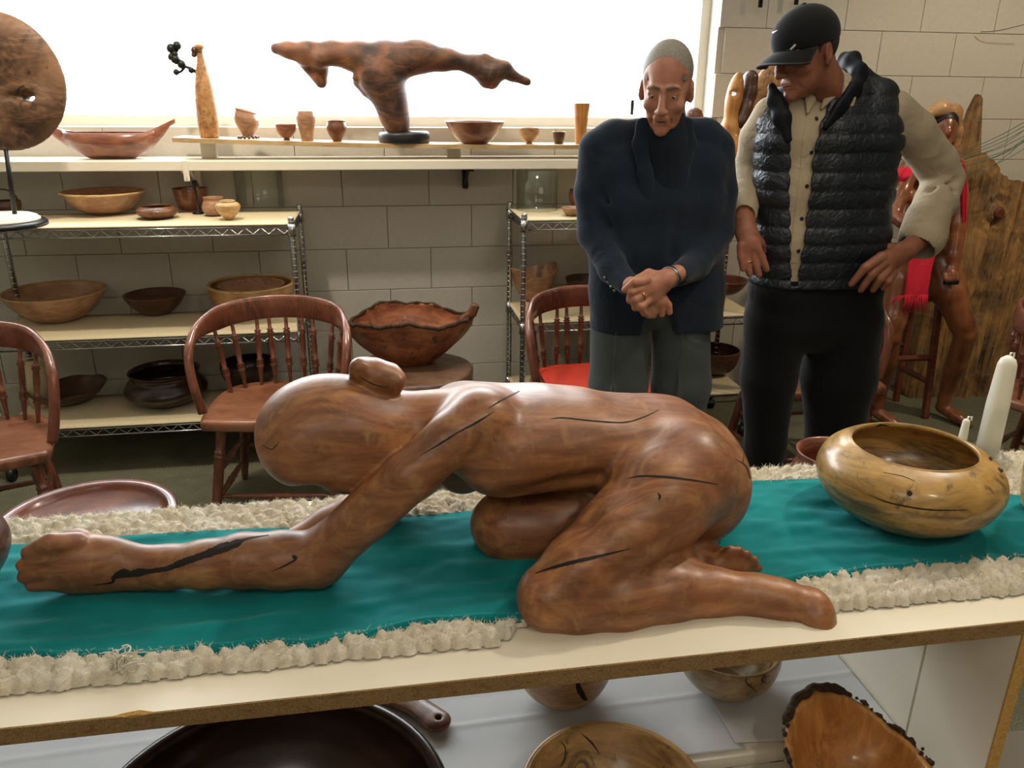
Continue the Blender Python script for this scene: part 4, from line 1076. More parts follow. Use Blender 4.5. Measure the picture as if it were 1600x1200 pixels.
def nat():
    V = []; F = []; n = 64; rings = []
    Hh = .235
    prof = [(.0, .0), (.30, .0), (.36, .01), (.60, .25), (.83, .55), (.97, .82), (1.0, 1.0)]
    PR = cat(prof, 4)
    def pt(r, z_, a, inner):
        ca, sa = math.cos(a), math.sin(a)
        rx = (92+10*max(0, ca)**6)/q; ry = .165
        ex = r**2.0
        top = Hh*(.86+.16*math.cos(2*(a-PI/2))*1.0*(.9 if sa > 0 else -.10)+.05*math.sin(3*a+.6)+.025*math.sin(7*a)+.012*math.sin(19*a))
        th = .010 if inner else 0
        bump = 1+.02*math.sin(5*a)*r
        return ((rx*r*bump-th*(r > .2))*ca, (ry*r*bump-th*(r > .2))*sa, top*z_+(th if inner else 0)*(1-z_))
    for r, z_ in PR: rings.append([pt(max(r, .003), max(z_, 0), 2*PI*k/n, False) for k in range(n)])
    for r, z_ in reversed(PR): rings.append([pt(max(r, .003), max(z_, 0), 2*PI*k/n, True) for k in range(n)])
    for g in rings: V += g
    m = len(rings)
    for i in range(m-1):
        for k in range(n): F.append((i*n+k, i*n+(k+1) % n, (i+1)*n+(k+1) % n, (i+1)*n+k))
    F += [tuple(range(n-1, -1, -1)), tuple((m-1)*n+k for k in range(n))]
    rim = [rings[len(PR)-1][k] for k in range(n)]
    return V, F, rim
V, F, rim = nat(); put('body', mesh_np('nat', V, F), wood('nat_wood', '#5a2f1f', '#8a4f34', '#b5734b', grain=(5, 5, 14), rough=.4, coat=.2, spots='#2a150d'), t)
b = MB(); pts = [np.array(p)*[1-.02, 1-.02, 1]+np.array([0, 0, -.001]) for p in rim]
b.tube(pts+[pts[0]], [(.006+.004*abs(math.sin(k*1.7)), .005+.004*abs(math.sin(k*2.3+1))) for k in range(len(pts)+1)], 6, cap=False); b.obj('bark_rim', WD['bark'], t)
s = SDF().c((84/q, -.02, .185), (99/q, -.03, .225), .022, .017, .01); s.b((101/q, -.03, .232), (.017, .018, .026), R=roty(.35), rd=.005, k=.008); put('spout', s.mesh('spout', .004), WD['burl'], t)
p = P(631, 533, bc_[1]-.13); kb = MB().lathe([(.0005, 0), (.016, 0), (.014, .004), (.0005, .006)], 16, axis=((0, 0, 0), (0, -.006, -.001)))
kb.obj('knot', WD['walnut_dark'], t, loc=np.array([p[0], bc_[1]-.122, p[2]])-bc_)

# ------------------------------------------------------------------ bowls on and below the counter
t, c, R, H = bowl('hollow_vessel', 'large glossy golden hollow-form bowl with dark streaks on the teal cloth', 1442, 844, 268, 696, CZ+.001, WD['vessel'], 'hollow', .007, n=96, wob=None)
def crack_on(t, c, lists, name='crack'):
    bv = bvh_of([o for o in t.children if o.name.startswith('body')][0].data, c)
    for pts in lists: ribbon(bv, pts, name, M['crack'], t, c)
crack_on(t, c, [[(1356, 772, .5), (1385, 784, 2), (1420, 792, 2.4), (1460, 797, 2.2), (1512, 797, .6)], [(1380, 738, .4), (1410, 744, 1), (1430, 752, .4)], [(1368, 668, .5), (1376, 664, 3), (1390, 666, 1)]])
crack_on(t, c, [[(1417, 771, 4), (1421, 771, 9), (1425, 773, 5)], [(1545, 715, 3), (1556, 722, 9), (1566, 738, 4)]], 'knot')
# candles in glass-less holders
M['wax'] = flat('white_wax', '#f0eee2', .35); M['wax'].node_tree.nodes['Principled BSDF'].inputs['Subsurface Weight'].default_value = .3; M['wax'].node_tree.nodes['Principled BSDF'].inputs['Subsurface Radius'].default_value = (.01, .008, .005)
def candle(label, px, py, ytop, wpx, Y, lean=0):
    a = P(px, py, Y); a = np.array([a[0], Y, TZ+.016]); q = ppm(a); r = wpx/2/q
    lo = pj(a); 
    h = .05
    while pj(a+np.array([lean*h, 0, h]))[1] > ytop and h < .6: h += .004
    t = thing('taper_candle', label, 'candle', a)
    ax = ((0, 0, .018), (lean*h, 0, h))
    MB().lathe([(.0005, 0), (r, 0), (r*.98, .5), (r*.80, .90), (r*.62, .955), (r*.25, .985), (.0005, .99)], 20, axis=ax).obj('wax', M['wax'], t)
    b = MB(); e = np.array([lean*h, 0, h]); b.tube([e-[0, 0, .01], e+[.003, 0, .004], e+[.010, 0, .003], e+[.011, 0, -.006]], .0018, 6); b.obj('wick', M['wax'], t)
    MB().lathe([(.0005, 0), (r*2.3, 0), (r*2.3, .005), (r*1.35, .010), (r*1.35, .030), (r*1.1, .030), (r*1.1, .012), (.0005, .012)], 24).obj('holder', M['glass'], t)
candle('tall white taper candle standing behind the golden vessel', 1538, 722, 556, 33, 1.30)
candle('short white candle barely showing over the golden vessel rim', 1493, 735, 655, 13, 1.31)
# turned vase cut by the right edge
vb = PZ(1612, 800, TZ+.016)
t = thing('pale_vase', 'tall pale wooden vase cut off by the right edge of the photo', 'vase', (vb[0]+.03, vb[1], vb[2]))
pr = cat([(.030, 0), (.042, .01), (.050, .06), (.052, .12), (.046, .19), (.040, .24), (.044, .262)], 4)
MB().lathe([(.0005, 0)]+[tuple(p) for p in pr]+[(.038, .262), (.034, .24), (.0005, .20)], 32).obj('body', WD['birch'], t)
# dark bowl cut by the left edge
vb = PZ(-30, 905, TZ+.014)
t = thing('dark_vessel', 'dark round vessel cut off by the left edge beside the carved fist', 'bowl', (-.66, 1.10, TZ+.017))
bowl_mb(.105, .125, 'closed', .007, 40).obj('body', WD['walnut'], t)

# behind the counter: low stools with a platter and a pot
def stool(label, x, y, h, r):
    t = thing('round_stool', label, 'stool', (x, y, 0))
    MB().lathe([(.0005, h-.03), (r*.95, h-.03), (r, h-.02), (r, h-.006), (r*.97, h), (.0005, h)], 36).obj('seat', WD['stump'], t)
    for k in range(4):
        a = PI/4+PI/2*k; MB().tube([(r*.6*math.cos(a), r*.6*math.sin(a), h-.0305), (r*.8*math.cos(a), r*.8*math.sin(a), 0)], .016, 8).obj('leg', WD['chair'], t)
    return t
def platter():
    c = PZ(133, 812, .62); R = 134/ppm(c); c = np.array([c[0], c[1], .57])
    c[1] = max(c[1], 1.37+R)
    t = thing('wooden_platter', 'large glossy red-brown platter with a moulded rim behind the left of the counter', 'platter', c)
    pr = [(.0005, 0), (R*.35, 0), (R*.42, .008), (R*.75, .025), (R*.97, .042), (R, .050), (R*.985, .056), (R*.90, .053), (R*.875, .048), (R*.86, .040), (R*.83, .036), (R*.55, .020), (.0005, .014)]
    MB().lathe(pr, 72).obj('body', WD['cherry_red'], t); stool('low round stool under the red-brown platter', c[0], c[1], c[2]-.0005, .15); return c, R
pc, pR = platter()
c0 = PZ(1275, 722, .80)
c = np.array([c0[0]+.05, 1.36+.115, 0]); zz = .68
q = ppm((c[0], c[1], .8)); 
t = thing('wooden_pot', 'rounded reddish wooden pot standing behind the counter beside the golden vessel', 'pot', (c[0], c[1], zz))
rim = P(1285, 707, c[1])[2]
bowl_mb(.098, rim-zz, 'pot', .006, 48).obj('body', WD['cherry'], t); stool('round stool under the reddish pot behind the counter', c[0], c[1], zz-.0005, .12)

# below the counter
zL = LZ+.002
pb = PZ(428, 1285, LZ+.165)
t, c, R, H = bowl('wooden_bowl', 'very large dark walnut bowl in the lower front under the counter', 430, 1500, 545, 1285, LZ-.02, WD['walnut_dark'], 'round', .022, n=72, base=(pb[0]-.012, pb[1], LZ-.0195), H=.183)
bsplit = bowl('wooden_bowl', 'rounded brown bowl with a split under the middle of the counter', 880, 1108, 156, 1005, zL+.004, WD['maple'], 'round', .007, n=48)
crack_on(bsplit[0], bsplit[1], [[(902, 1066, 5), (905, 1076, 9), (911, 1088, 8), (917, 1094, 3)]])
t, c, R, H = bowl('wooden_bowl', 'pale open bowl with a wavy dark crack under the counter', 1140, 1092, 158, 1005, zL+.004, WD['spalt'], 'round', .007, n=48)
crack_on(t, c, [[(1167, 1057, .8), (1166, 1066, 2), (1176, 1075, 1.6), (1183, 1082, .5)], [(1196, 1055, 1), (1190, 1063, 1.8), (1198, 1066, .5)]])
p = PZ(960, 1240, LZ+.07)
t, c, R, H = bowl('wooden_bowl', 'golden spalted bowl with cracked rim at the bottom edge of the photo', 960, 1300, 276, 1212, LZ-.02, WD['spalt_gold'], 'open', .008, n=64, base=(p[0], p[1], LZ-.019), H=.095)
crack_on(t, c, [[(908, 1146, .8), (922, 1158, 3), (930, 1168, 2.4), (937, 1178, .6)], [(874, 1157, .5), (883, 1168, 1.6), (882, 1185, 1.4), (876, 1199, .5)]])
# cutting board with handle hole
a = PZ(690, 1128, LZ+.02); b_ = PZ(610, 1070, LZ+.02)
t = thing('serving_board', 'dark wooden serving board with a holed handle on the white sheet', 'board', (a[0], a[1], LZ+.003))
d = (b_-a)/np.linalg.norm(b_-a); d[2] = 0; pw_ = np.array([-d[1], d[0], 0])
sd = SDF(); up_ = (0, 0, 1)
sd.c(d*.012, d*.10, .026, .022, .01, sq=(up_, .42)); sd.c(d*.10, d*.17, .022, .05, .02, sq=(up_, .3)); sd.c(d*.20, d*.34, .085, .085, .02, sq=(up_, .14)); sd.c(d*.008+[0, 0, -.05], d*.008+[0, 0, .05], .0055, .0055, .002, 's')
sd.xf((np.eye(3), np.array([0, 0, .0125]))); put('board', sd.mesh('board', .003), WD['burl'], t)
# natural-edge burl bowl lower right
p = PZ(1335, 1190, LZ+.05)
t = thing('burl_bowl', 'amber burl bowl with rough dark bark edge at the lower right', 'bowl', (p[0], p[1]-.01, LZ-.0195))
q = ppm(p); n = 96; V = []; F = []; rr2 = np.random.RandomState(5)
jag = rr2.uniform(-1, 1, n); jag2 = np.convolve(np.r_[jag, jag[:4]], np.ones(3)/3, 'same')[:n]
Rx = 112/q
def bpt(r, z_, a, k, inner):
    hi = .085+.050*max(0, math.sin(a-.35))**1.5-.01*abs(math.cos(a))
    top = hi*(1+.03*jag2[k]); f = r if r < .9 else r*(1+.02*jag[k])
    th = .010*(r > .15)*inner
    return ((Rx*f-th)*math.cos(a)*(1+.0), (.115*f-th)*math.sin(a), top*z_+(.008*inner)*(1-z_))
PR = cat([(.02, 0), (.35, 0), (.45, .03), (.72, .25), (.90, .6), (1, 1)], 4)
rings = [[bpt(max(r, .01), max(z_, 0), 2*PI*k/n, k, 0) for k in range(n)] for r, z_ in PR]+[[bpt(max(r, .01), max(z_, 0), 2*PI*k/n, k, 1) for k in range(n)] for r, z_ in reversed(PR)]
for g in rings: V += g
for i in range(len(rings)-1):
    for k in range(n): F.append((i*n+k, i*n+(k+1) % n, (i+1)*n+(k+1) % n, (i+1)*n+k))
F += [tuple(range(n-1, -1, -1)), tuple((len(rings)-1)*n+k for k in range(n))]
put('body', mesh_np('burlbowl', V, F), WD['amber'], t)
s = SDF()
for k in range(n):
    p_ = np.array(rings[len(PR)-1][k]); a = 2*PI*k/n
    if math.sin(a) > -.2:
        r = .0028+.0025*rr2.rand()+(.0045 if 1.3 < a < 2.5 else 0); s.e(p_+[rr2.uniform(-.003, .003), .002, rr2.uniform(-.002, .005)], (r, r*.8, r*1.2), k=.004)
put('bark_rim', s.mesh('bark', .0028), WD['bark'], t)
# ------------------------------------------------------------------ people
def skin_mat(name, a, b, c):
    t = NT(name, .48, 0, 0, .35); t.set('Subsurface Weight', .12); t.set('Subsurface Radius', (.012, .005, .003)); t.set('Subsurface Scale', .5)
    co = t.coord(); n = t.noise(co, 18, 4); m = t.noise(co, 160, 3); l = t.noise(co, 60, 3)
    v = t.ramp(n, [(.3, a), (.55, b), (.75, c)]); v = t.mix(t.ramp(m, [(.56, 0.0), (.68, .25)]), v, a); t.col(v); t.bump(l, .15, .0015); return t.m
M['skin1'] = skin_mat('skin_elderly', '#a06a54', '#b57f68', '#c6957c')
M['skin2'] = skin_mat('skin_tanned', '#80503e', '#96604a', '#a8705a')
def cloth_mat(name, c, sc=900, var=.1, rough=.9, sheen=.1, bumpd=.0006, bs=.3, big=0):
    t = NT(name, rough, spec=.2); t.set('Sheen Weight', sheen); co = t.coord(); w = t.noise(t.coord((sc, sc*.6, sc)), 1, 2); n = t.noise(co, 6, 4)
    k = srgb(c); t.col(t.mix(t.ramp(n, [(.35, 0.0), (.7, 1.0)]), tuple(x*(1-var) for x in k[:3])+(1,), tuple(x*(1+var) for x in k[:3])+(1,)))
    if big:
        bn = t.noise(t.coord((1, 1, 1)), big, 3, .5, 1.2); b1 = t.n('ShaderNodeBump', Strength=.6, Distance=.012); t.l(bn, b1.inputs['Height'])
        b2 = t.n('ShaderNodeBump', Strength=bs, Distance=bumpd); t.l(w, b2.inputs['Height']); t.l(b1.outputs[0], b2.inputs['Normal']); t.l(b2.outputs[0], t.b.inputs['Normal'])
    else: t.bump(w, bs, bumpd)
    return t.m
M['navy'] = cloth_mat('navy_wool', '#1a2432', big=9, sheen=.15)
M['navyk'] = cloth_mat('black_knit', '#17202c', sc=500)
M['grey'] = cloth_mat('grey_flannel', '#4a5053', big=7)
M['blackp'] = cloth_mat('black_trousers', '#0f1013', big=7)
M['shirt'] = cloth_mat('beige_shirt', '#b3a48b', big=16)
M['vest'] = cloth_mat('black_nylon', '#141c26', sc=200, rough=.42, sheen=0, big=40); M['vest'].node_tree.nodes['Principled BSDF'].inputs['Specular IOR Level'].default_value = .55
M['vestc'] = cloth_mat('black_nylon_collar', '#10151d', sc=200, rough=.5, sheen=0)
M['cap'] = cloth_mat('black_cap', '#131518', sc=700)
M['hair1'] = flat('grey_hair', '#8d857a', .7, nz=.25, sc=200)
M['hair2'] = flat('dark_hair', '#2c2622', .8, nz=.25, sc=200)
M['eye'] = flat('eye_white', '#b9aea4', .2); M['iris'] = flat('iris', '#1f1a18', .2); M['brow'] = flat('grey_brow', '#6d6056', .9)
M['lip'] = flat('lip', '#8a4a40', .5); M['lip2'] = flat('mouth_dark', '#3a1b18', .6)
M['leather'] = flat('black_leather', '#151413', .4); M['gold'] = flat('gold', '#c79a4a', .3, 1.0); M['steel'] = flat('steel', '#8f9296', .3, 1.0)

def head_sdf(age=0):
    s = SDF()
    s.e((0, .018, .045), (.076, .096, .092), k=.02)
    s.e((0, -.028, -.015), (.062, .066, .105), k=.03)
    s.e((0, -.040, -.085), (.046, .046, .034), k=.025)
    s.e((0, -.082, -.108), (.020, .015, .016), k=.018)
    for x in (-1, 1):
        s.e((x*.042, -.064, -.030), (.020, .020, .018), k=.018)
        s.e((x*.031, -.101, .006), (.019, .012, .012), k=.014, op='s')
        s.e((x*.060, -.058, .03), (.01, .02, .02), k=.02, op='s')
        s.c((x*.012, -.092, .026), (x*.048, -.078, .024), .008, .006, .010)
        s.c((x*.018, -.088, -.002), (x*.043, -.080, -.004), .0045, .004, .006)      # lower lid
        s.c((x*.017, -.0875, .0095), (x*.044, -.0785, .0085), .0072, .0066, .005)      # upper lid
        s.e((x*.0135, -.106, -.040), (.0085, .012, .008), k=.006)
        s.c((x*.022, -.093, -.045), (x*.036, -.072, -.085), .002, .002, .012, 's')   # nasolabial fold
        # ear
        s.e((x*.076, .016, -.006), (.012, .019, .033), R=rotz(x*.5) @ rotx(-.15), k=.006)
        s.e((x*.088, .010, -.002), (.006, .010, .020), R=rotz(x*.5), k=.004, op='s')
        s.e((x*.078, .008, -.032), (.007, .009, .010), k=.004)
    s.c((0, -.091, .014), (0, -.118, -.034), .0085, .0125, .012)
    s.e((0, -.117, -.040), (.011, .011, .008), k=.006)
    s.c((-.019, -.088, -.066), (.019, -.088, -.066), .0065, .0065, .008)
    s.c((-.015, -.087, -.079), (.015, -.087, -.079), .0072, .0072, .007)
    s.c((-.021, -.098, -.0725), (.021, -.098, -.0725), .0028, .0028, .004, 's')
    if age:
        for x in (-1, 1):
            s.c((x*.030, -.07, -.075), (x*.022, -.05, -.125), .002, .002, .012, 's')
            s.c((x*.02, -.05, -.125), (x*.018, -.02, -.17), .008, .010, .02)
        for z_ in (.045, .058, .07): s.c((-.03, -.092+.25*(z_-.045), z_), (.03, -.092+.25*(z_-.045), z_), .001, .001, .006, 's')
    return s
def head_parts(par, base, R, T, sc, parts, mats):
    """eyes, brows placed in the head frame"""
    def w(p): return R @ (np.array(p, float)*sc)+T-np.array(base)
    for x in (-1, 1):
        b = MB(); c = w((x*.031, -.0775, .003)); r = .0118*sc
        b.lathe([(.0003, -r)]+[(r*math.cos(a), r*math.sin(a)) for a in np.linspace(-1.4, 1.4, 9)]+[(.0003, r)], 14, c=c)
        e = b.obj('eye', M['eye'], par)
        d = R @ np.array([-.08, -.82, -.56]); d /= np.linalg.norm(d)
        i = MB(); i.lathe([(.0003, 0), (.0052, 0), (.005, .0012), (.0003, .002)], 12, axis=(c+d*(r*.90), c+d*(r*.90)+d)) ; 
        V = [np.array(v) for v in i.v]; f = MB().lathe([(.0055, 0), (.005, .0012), (.0003, .0018)], 12, axis=(c+d*r*.88, c+d*r*.88+d*1.0))
        ii = MB(); u = np.cross(d, (0, 0, 1)); u /= np.linalg.norm(u); v_ = np.cross(d, u)
        for rr_, h in ((.0056, -.001), (.005, .0008), (.0005, .0012)):
            for k in range(12): q = 2*PI*k/12; ii.v.append(tuple(c+d*(r+h-.0006)+u*math.cos(q)*rr_+v_*math.sin(q)*rr_))
        ii.f = [(a*12+k, a*12+(k+1) % 12, (a+1)*12+(k+1) % 12, (a+1)*12+k) for a in range(2) for k in range(12)]+[tuple(range(24, 36)), tuple(range(11, -1, -1))]
        ii.obj('iris', M['iris'], e)
        br = MB(); br.tube([w((x*.010, -.0995, .027)), w((x*.028, -.0985, .033)), w((x*.046, -.0860, .028))], [(.0025, .0042), (.003, .0045), (.001, .002)], 8); br.obj('eyebrow', mats, par)
    lp = MB(); lp.tube([w((-.019, -.0925, -.0745)), w((-.009, -.0965, -.0735)), w((0, -.097, -.0738)), w((.009, -.0965, -.0735)), w((.019, -.0925, -.0745))], [(.0005, .0005), (.002, .0016), (.002, .002), (.002, .0016), (.0005, .0005)], 8)
    lp.obj('mouth', M['lip2'], par)

def W2(x, y, Y, r): p = P(x, y, Y); return (p, r/ppm(p))

# ======================================================= elderly man, dark jacket
base1 = (P(1018, 520, 2.42)[0], 2.42, 0.0)
man1 = thing('person', 'elderly grey-haired man in a dark navy jacket and grey trousers, hands clasped in front', 'person', base1)
hx = base1[0]
R1 = rotz(-.43) @ roty(.03) @ rotx(.28); T1 = P(1041, 139, 2.36); s1c = .925
Bd = head_sdf(1).xf((R1, T1), s1c)
nb = P(1040, 215, 2.46)
Bd.c(R1 @ np.array([0, .035, -.05])+T1, nb, .056, .060, .03)
ch = P(1020, 270, 2.455)
Bd.c(nb, ch, .06, .08, .05); Bd.c(ch, (hx, 2.45, 1.02), .08, .10, .05)
for sx, px in ((-1, 966), (1, 1058)):
    h = P(px, 520, 2.44); Bd.c((h[0], 2.44, .92), (h[0], 2.43, .50), .075, .055, .03); Bd.c((h[0], 2.43, .50), (h[0], 2.46, .09), .052, .036, .03); Bd.c((h[0], 2.46, .06), (h[0]+.02*sx, 2.30, .04), .035, .028, .02)
# arms under the sleeves
aL = [W2(933, 240, 2.455, 18), W2(927, 300, 2.44, 18), W2(931, 362, 2.41, 17), W2(958, 420, 2.31, 15), W2(985, 446, 2.22, 13)]
aR = [W2(1118, 240, 2.455, 18), W2(1122, 300, 2.44, 18), W2(1117, 358, 2.41, 17), W2(1085, 414, 2.31, 15), W2(1056, 430, 2.22, 13)]
Bd.chain(aL, .02); Bd.chain(aR, .02)
# visible (upper) hand
Y_ = 2.185
Bd.chain([W2(1058, 427, 2.205, 13.5), W2(1040, 436, 2.19, 15)], .012); Bd.chain([W2(1040, 437, 2.19, 15), W2(1008, 450, 2.175, 17)], .012, sq=((0, 1, 0), .75))
Bd.chain([W2(1034, 448, 2.19, 13), W2(1016, 464, 2.18, 13)], .012, sq=((0, 1, 0), .75))
for pts in ([(1010, 438, 8), (991, 441, 7), (976, 453, 5.5)], [(1003, 449, 7.5), (987, 456, 6.6), (984, 469, 6)], [(1006, 460, 7.5), (991, 468, 6.6), (993, 481, 6)], [(1012, 470, 7), (1001, 479, 6.3), (1007, 490, 5.6)]):
    Bd.chain([W2(pts[0][0], pts[0][1], 2.165, pts[0][2]), W2(pts[1][0], pts[1][1], 2.150, pts[1][2]), W2(pts[2][0], pts[2][1], 2.165, pts[2][2])], .004)
Bd.chain([W2(1038, 434, 2.20, 9), W2(1014, 428, 2.20, 8), W2(996, 436, 2.19, 6.5)], .006)
# lower hand
Bd.chain([W2(985, 446, 2.215, 13), W2(1008, 462, 2.21, 16), W2(1028, 470, 2.205, 15)], .012)
for pts in ([(1026, 470, 7), (1033, 482, 6.3), (1034, 491, 5.5)], [(1036, 466, 7), (1044, 477, 6.2), (1046, 488, 5.2)], [(1016, 476, 7), (1022, 487, 6.2), (1021, 493, 5.2)], [(1006, 478, 7), (1012, 489, 6), (1014, 493, 5.2)]):
    Bd.chain([W2(a, b, 2.195, c) for a, b, c in pts], .004)
me = Bd.mesh('elderly_body', .0036, smooth=1); bv1 = bvh_of(me); shift(me, base1); put('body', me, M['skin1'], man1)
head_parts(man1, base1, R1, T1, s1c, None, M['brow'])
# hair: thin shell over the skull, hairline high
s = SDF(); s.e((0, .022, .048), (.0785, .0975, .0945), k=.01)
s.e((0, -.085, .02), (.060, .062, .085), R=rotx(-.28), k=.015, op='s'); s.e((0, -.02, -.075), (.12, .15, .075), k=.01, op='s')
s.b((0, -.09, -.02), (.1, .08, .05), rd=.02, k=.01, op='s')
for x in (-1, 1): s.e((x*.088, .014, -.010), (.030, .030, .042), k=.006, op='s')
s.xf((R1, T1), s1c); put('hair', shift(s.mesh('hair', .0035), base1), M['hair1'], man1)
# jacket
J_ = SDF()
def row(x0, x1, y, r, Y, dep=None): return W2(x0, y, Y, r), W2(x1, y, Y, r)
rows = [(956, 1100, 222, 28, 2.455), (962, 1092, 262, 44, 2.45), (968, 1084, 320, 48, 2.44), (970, 1080, 390, 47, 2.43), (972, 1080, 450, 48, 2.43), (970, 1080, 520, 49, 2.43)]
for (a, b, y, r, Y), (a2, b2, y2, r2_, Y2) in zip(rows[:-1], rows[1:]):
    A, B = row(a, b, y, r, Y); A2, B2 = row(a2, b2, y2, r2_, Y2)
    J_.c(A[0], A2[0], A[1], A2[1], .04); J_.c(B[0], B2[0], B[1], B2[1], .04); J_.c((A[0]+B[0])/2, (A2[0]+B2[0])/2, A[1]*1.08, A2[1]*1.08, .06)
J_.chain([W2(1000, 205, 2.46, 20), W2(960, 216, 2.46, 24), W2(933, 232, 2.455, 26)], .03); J_.chain([W2(1070, 203, 2.46, 20), W2(1100, 213, 2.46, 24), W2(1120, 232, 2.455, 26)], .03)
J_.chain([W2(932, 232, 2.455, 27), W2(926, 300, 2.44, 28), W2(930, 365, 2.41, 27), W2(958, 420, 2.31, 23), W2(981, 444, 2.235, 18)], .015)
J_.chain([W2(1118, 232, 2.455, 28), W2(1123, 300, 2.44, 28), W2(1118, 360, 2.41, 28), W2(1085, 415, 2.31, 23), W2(1061, 429, 2.235, 18.5)], .015)
# folds
for (x0, y0, x1, y1, Y) in ((1003, 300, 985, 420, 2.30), (940, 300, 962, 330, 2.37), (938, 330, 955, 352, 2.36), (1100, 300, 1085, 330, 2.37), (1105, 335, 1090, 352, 2.36), (1060, 330, 1050, 400, 2.31)):
    J_.c(P(x0, y0, Y), P(x1, y1, Y), .004, .003, .03, 's')
zc = P(1018, 517, 2.38)[2]; J_.b((hx, 2.43, zc-.12), (.5, .5, .12), rd=.001, k=.006, op='s')
for (x, w_, y) in ((1027, 7, 468), (1029, 13, 485), (1031, 18, 500), (1033, 24, 514), (1034, 26, 524)): p = P(x, y, 2.3); J_.c((p[0], 2.1, p[2]), (p[0], 2.41, p[2]), w_/ppm(p), None, .01, 's')
# hollow under the jacket for the trousers
J_.c(P(1040, 178, 2.45), P(1040, 196, 2.45), .066, .066, .01, 's')
put('jacket', shift(J_.mesh('jacket', .0055), base1), M['navy'], man1)
s = SDF(); s.c(P(1040, 200, 2.395), P(1037, 222, 2.40), .066, .074, .01); s.c(P(1037, 222, 2.40), P(1034, 300, 2.415), .074, .085, .03)
put('knit_collar', shift(s.mesh('collar', .004), base1), M['navyk'], man1)
# lapels
for sd_, pts in ((-1, [(1005, 196), (1000, 225), (1008, 270), (1020, 330)]), (1, [(1072, 196), (1076, 225), (1064, 275), (1040, 335)])):
    s = SDF()
    for (xa, ya), (xb, yb) in zip(pts[:-1], pts[1:]):
        p0, p1 = P(xa, ya, 2.352-(ya-196)*.0001), P(xb, yb, 2.352-(yb-196)*.0001); s.c(p0, p1, .024, .021, .01, sq=((0, 1, 0), .38))
    put('lapel', shift(s.mesh('lapel', .004), base1), M['navy'], man1)
# sleeve buttons, cuffs, watch, ring
jb = bvh_of(bpy.data.objects['jacket'].data, base1)
for (x, y) in ((945, 434), (950, 441), (955, 448), (960, 454)):
    h = hit(jb, x, y)
    if h: c = np.array(h[0])-np.array(base1); n_ = np.array(h[1]); MB().lathe([(.0004, -.001), (.005, 0), (.005, .0022), (.0004, .003)], 10, axis=(c, c+n_)).obj('sleeve_button', M['steel'], man1)
def ring(name, px, py, Y, d, r, w_, mat, par, base):
    c = P(px, py, Y)-np.array(base); d = np.array(d, float); d /= np.linalg.norm(d); m = MB()
    m.lathe([(r, -w_), (r+.0025, -w_), (r+.0025, w_), (r, w_), (r, -w_)], 24, axis=(c, c+d), cap=False); return m.obj(name, mat, par)
dd = P(1066, 424, 2.24)-P(1046, 434, 2.20)
ring('wristwatch', 1047, 433, 2.200, dd, .0305, .007, M['steel'], man1, base1)
cf = MB(); a0 = P(980, 443, 2.245)-np.array(base1); a1 = P(985, 447, 2.228)-np.array(base1); cf.tube([a0, a1], [.034, .032], 16); 
a0 = P(1063, 427, 2.25)-np.array(base1); a1 = P(1059, 430, 2.235)-np.array(base1)
cf.obj('shirt_cuff', M['shirt'], man1)
ring('ring', 1002, 463, 2.160, P(1006, 460, 2.165)-P(991, 468, 2.15), .0150, .002, M['gold'], man1, base1)
# trousers
T_ = SDF()
for px, px2, px3 in ((968, 966, 966), (1064, 1064, 1060)):
    a = P(px, 505, 2.43); b = P(px2, 600, 2.42); 
    T_.c(a, b, 45/ppm(a), 45/ppm(b), .02); T_.c(b, (b[0], 2.43, .42), 45/ppm(b), .086, .02); T_.c((b[0], 2.43, .42), (b[0], 2.45, .06), .086, .080, .02)
a = P(1016, 470, 2.43); T_.c(P(985, 470, 2.43), P(1050, 470, 2.43), .09, .09, .03); T_.b((hx, 2.44, -.03), (.5, .5, .06), rd=.001, k=.004, op='s')
for px in (962, 1066): T_.c(P(px, 520, 2.315), np.array([P(px, 600, 2.31)[0], 2.335, .1]), .0035, .0035, .02, 'u')
put('trousers', shift(T_.mesh('trousers', .0055), base1), M['grey'], man1)
for px in (966, 1060):
    x = P(px, 600, 2.42)[0]; s = SDF(); s.c((x, 2.48, .045), (x, 2.28, .035), .042, .036, .02); s.b((x, 2.4, -.02), (.2, .3, .02), rd=.001, k=.002, op='s'); put('shoe', shift(s.mesh('shoe', .005), base1), M['leather'], man1)

# ======================================================= man in cap and quilted vest
base2 = (P(1270, 470, 2.44)[0], 2.44, 0.0)
man2 = thing('person', 'man in a black cap and black quilted vest over a beige shirt, hands on hips', 'person', base2)
gx = base2[0]
R2 = rotz(-1.25) @ roty(-.06) @ rotx(.27); T2 = P(1258, 84, 2.40); s2c = .96
Bd = head_sdf(0).xf((R2, T2), s2c)
nb = P(1310, 165, 2.47)
Bd.c(R2 @ np.array([0, .035, -.05])+T2, nb, .060, .056, .03)
ch = P(1300, 260, 2.46); Bd.c(nb, ch, .056, .08, .05); Bd.c(ch, (gx, 2.45, 1.02), .08, .09, .05)
for px, px2 in ((1212, 1197), (1322, 1302)):
    h = P(px, 520, 2.45); k_ = P(px2, 690, 2.44); Bd.c((h[0], 2.45, .90), (k_[0], 2.44, .48), .08, .055, .03); Bd.c((k_[0], 2.44, .48), (k_[0], 2.47, .09), .052, .036, .03); Bd.c((k_[0], 2.47, .06), (k_[0]-.05, 2.31, .04), .035, .028, .02)
Bd.chain([W2(1400, 175, 2.47, 24), W2(1474, 278, 2.50, 19), W2(1440, 372, 2.37, 15)], .02)
Bd.chain([W2(1440, 372, 2.37, 16), W2(1415, 392, 2.32, 15)], .012); Bd.chain([W2(1415, 392, 2.32, 16), W2(1385, 410, 2.285, 20)], .012, sq=((.3, 1, .2), .62))
